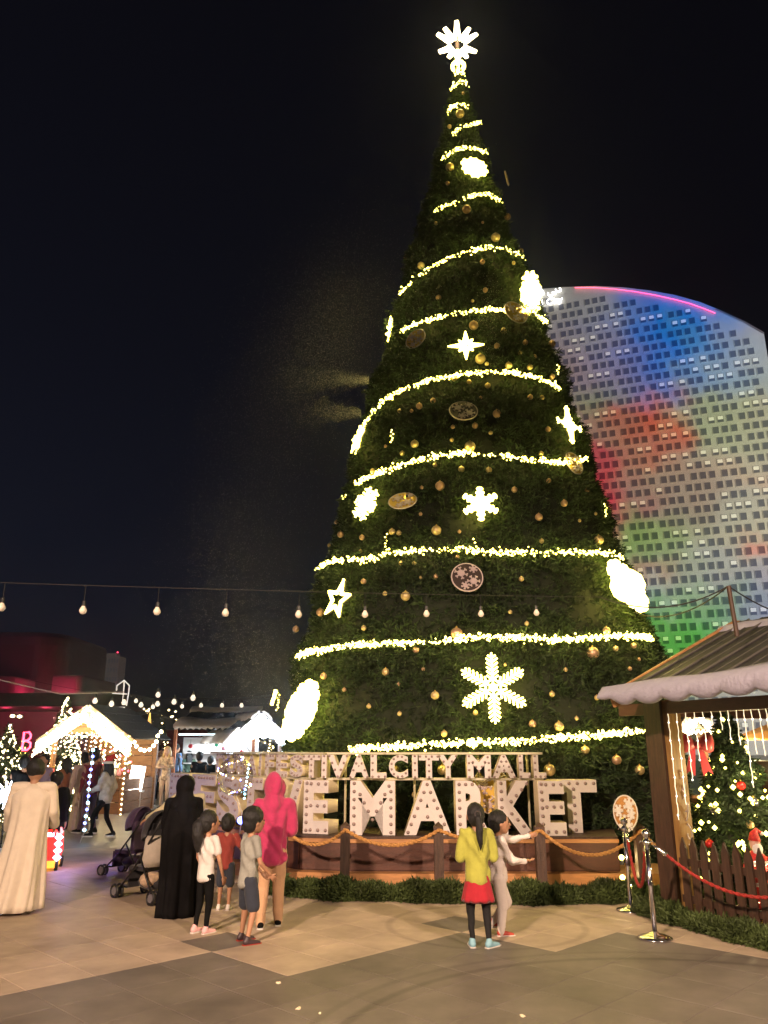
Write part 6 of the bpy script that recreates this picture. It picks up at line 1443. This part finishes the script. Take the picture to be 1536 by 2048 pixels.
MB().loft([[(sx*w_, sy*d_, z_) for sx, sy in ((-1, -1), (1, -1), (1, 1), (-1, 1))] for w_, d_, z_ in ((.12, .06, 0), (.15, .08, .08), (.13, .06, .32), (.11, .02, .36))]).build('sack', cloth('pale_canvas', (.45, .40, .34)), b, True); MB().tube([(-.08, 0, .35), (-.05, 0, .5), (.05, 0, .5), (.08, 0, .35)], .01, 6).build('handle', M['black'], b)
b = thing('bag', 'crumpled tan blanket bundle in the basket of the charcoal stroller', 'bundle', Vector((g2.x+.03, g2.y-.14, .2)), R(50))
MB().sph((0, 0, .06), (.15, .13, .10), 2).build('bundle', cloth('tan_blanket', (.5, .36, .25), .4), b, True)
# glowing ride-on toy car
g3 = G(84, 1742); t = thing('toy_car', 'glowing red and white ride-on toy car beside the robed man', 'toy car', (g3.x, g3.y+.1, 0), R(12)); t.scale = (.85, .8, 1.15)
M['red_glow'] = mat('translucent_red_panel', (.7, .02, .02), .3, emit=(1, .03, .02), es=1.6)
MB().loft([[(sx*w_, y_, z_) for sx, y_ in ((-1, -.30), (1, -.30), (1, .45), (-1, .45))] for w_, z_ in ((.19, .14), (.22, .22), (.20, .44), (.15, .52))]).build('body_shell', M['red_glow'], t)
MB().box((0, .05, .09), (.42, .78, .08)).build('bumper', mat('yellow_bumper', (.75, .28, .03), .4, emit=(1, .42, .05), es=1.8), t)
MB().box((0, -.345, .11), (.14, .02, .05)).build('number_plate', M['black'], t)
for k in range(4): MB().lathe([(0, -.05), (.075, 0), (0, .05)], (.235, -.30, .18+.085*k), 8).build('side_lamp', emat('lilac_white_led', (.72, .66, 1), 9), t)
MB().box((0, -.30, .47), (.28, .02, .05)).build('light_bar', emat('lilac_white_led', (.72, .66, 1), 9), t)
for sx in (-1, 1):
    for y_ in (-.22, .34): MB().tube([(sx*.20, y_, .075), (sx*.25, y_, .075)], .075, 16).build('wheel', M['black'], t, True)
light('toy_car_glow', 'POINT', Vector((g3.x+.42, g3.y-.1, .35)), 7, (.22, .12, 1), .08); light('toy_car_glow', 'POINT', Vector((g3.x+.8, g3.y+.9, .6)), 7, (.22, .14, 1), .08)
# LED balloons
M['clear'] = mat('clear_balloon_film', (.9, .9, .92), .05)
_t = M['clear'].node_tree; _b = _t.nodes['Principled BSDF']; _tr = _t.nodes.new('ShaderNodeBsdfTransparent'); _mx = _t.nodes.new('ShaderNodeMixShader'); _lw = _t.nodes.new('ShaderNodeLayerWeight'); _lw.inputs[0].default_value = .25
_gl = _t.nodes.new('ShaderNodeBsdfGlossy'); _gl.inputs['Roughness'].default_value = .08; _gl.inputs['Color'].default_value = (.5, .5, .5, 1)
_t.links.new(_lw.outputs['Facing'], _mx.inputs[0]); _t.links.new(_tr.outputs[0], _mx.inputs[1]); _t.links.new(_gl.outputs[0], _mx.inputs[2]); _t.links.new(_mx.outputs[0], _t.nodes['Material Output'].inputs[0])
def balloon(px, py, rpx, Y, label, blue):
    p = at(px, py, Y); r = PX(rpx, p); t = thing('led_balloon', label, 'balloon', p, 0, 'clear balloons with tiny lights')
    bm_ = MB(); bm_.sph((0, 0, 0), (r, r, r*1.05), 3); o_ = bm_.build('film', M['clear'], t, True)
    n_ = 46; P_ = [(r*1.02*math.cos(u*9)*math.sin(.3+u*2.5), r*1.02*math.sin(u*9)*math.sin(.3+u*2.5), r*1.05*math.cos(.3+u*2.5)) for u in np.linspace(0, 1, n_)]
    tag(blobs(P_[::2], .013, 'bulb', M['warm_dim'], t), kind='stuff'); tag(blobs(P_[1::5], .014, 'bulb', M['blue_light' if blue else 'white_light'], t), kind='stuff'); MB().tube(P_, .003, 4).build('wire', M['silverwire'], t)
    MB().tube([(r*.1, 0, -r), (r*.5, 0, -r*1.9), (r*.42, 0, -r*3.0)], .008, 6).build('stick', M['silverwire'], t); MB().sph((r*.45, 0, -r*2.3), .05, 2).build('battery_lamp', M['blue_light'], t)
    tag(blobs([(r*(.75-.02*k), -.02, r*(.6-.22*k)) for k in range(9)], .016, 'bulb', M['cyan_light'] if blue else M['white_light'], t), kind='stuff')
balloon(470, 1552, 36, 11.2, 'clear balloon wound with tiny lights in front of the left letters', True)
balloon(520, 1480, 30, 15.0, 'larger clear balloon with warm lights above the left end of the sign', False)
p = at(186, 1500, 17); t = thing('led_balloon_string', 'vertical string of blue and cyan lights held by the walking person', 'light string', p)
tag(blobs([(.01*math.sin(k), 0, -.13*k) for k in range(0, 13, 2)], .035, 'bulb', M['cyan_light'], t, ICO[1]), kind='stuff'); tag(blobs([(.01*math.sin(k), 0, -.13*k) for k in range(1, 13, 2)], .032, 'bulb', M['blue_light'], t, ICO[1]), kind='stuff')
MB().tube([(0, 0, .1), (0, 0, -1.6), (-.12, 0, -1.95)], .008, 5).build('stick', M['silverwire'], t)
# plush toy cart glowing white
g4 = G(258, 1622); t = thing('toy_cart', 'white display cart with glowing white panel behind the walkers', 'cart', (g4.x, g4.y, 0), R(8))
for sx in (-.28, .28):
    for y_ in (0, .4): MB().box((sx, y_, .42), (.05, .05, .84)).build('leg', M['white'], t)
MB().box((0, .2, .56), (.72, .5, .06)).build('tray', M['white'], t); MB().box((0, .2, .10), (.72, .5, .05)).build('tray', M['white'], t); MB().box((.15, -.06, .95), (.42, .04, .72), Matrix.Rotation(R(6), 3, 'Y')).build('glow_panel', emat('white_panel_light', (1, .90, .78), 7), t)
plush = mat('cream_plush', (.72, .60, .46), .95, bump=1, bscale=50)
def bear(p, s, label):
    t = thing('plush_bear', label, 'plush toy', p, R(180), 'plush bears around the white cart'); t.scale = (s,)*3
    mb = MB(); mb.sph((0, 0, .16), (.12, .10, .15), 2); mb.sph((0, .02, .38), (.10, .09, .09), 2); mb.sph((0, .10, .36), (.04, .04, .035), 2)
    for sx in (-1, 1): mb.sph((sx*.075, 0, .46), .035, 2); caps(mb, (sx*.09, .02, .24), .04, (sx*.14, .10, .14), .035); caps(mb, (sx*.06, .05, .06), .05, (sx*.09, .18, .05), .045)
    me_ = remesh(mb, .02, 2); me_.materials.append(plush); link('body', me_, t)
    for sx in (-1, 1): MB().sph((sx*.035, .105, .41), .012, 1).build('eye', M['black'], t)
    MB().sph((0, .14, .375), .014, 1).build('nose', M['black'], t)
for (dx, dz_, dy, s, lab) in ((-.22, .60, 0, 1.0, 'cream plush bear sitting at the left of the cart tray'), (-.05, .60, .15, .9, 'cream plush bear in the middle of the cart tray'), (.10, .60, .25, 1., 'cream plush bear behind the glowing panel'), (-.45, 0, 0, 1.1, 'cream plush bear standing on the floor left of the cart')):
    bear(Vector((g4.x+dx, g4.y+dy, dz_)), s, lab)
t = thing('bauble_stack', 'small yellow green tiered ornament stack on the floor by the cart', 'ornament', (g4.x-.28, g4.y-.35, 0))
for k in range(4): MB().lathe([(.15-.02*k, .0), (.16-.02*k, .05), (.11-.02*k, .10)], (0, 0, .10*k), 12).build('tier', mat('olive_gold', (.35, .26, .04), .4), t, True)
light('cart_glow', 'POINT', (g4.x+.15, g4.y-.35, 1.0), 16, (1, .85, .7), .1)
# ------------------------------------------------------------------ thin haze volume added to give the lamps a soft bloom
hz = MB().box((0, 160, 45), (620, 420, 95)).build('haze', None)
hm = bpy.data.materials.new('bloom_haze'); hm.use_nodes = True; hn = hm.node_tree; hn.nodes.remove(hn.nodes['Principled BSDF'])
pv = hn.nodes.new('ShaderNodeVolumePrincipled'); pv.inputs['Density'].default_value = .0009; pv.inputs['Anisotropy'].default_value = .9; pv.inputs['Color'].default_value = (.80, .88, 1, 1)
hn.links.new(pv.outputs[0], hn.nodes['Material Output'].inputs['Volume']); hz.data.materials.clear(); hz.data.materials.append(hm)
tag(hz, kind='stuff')
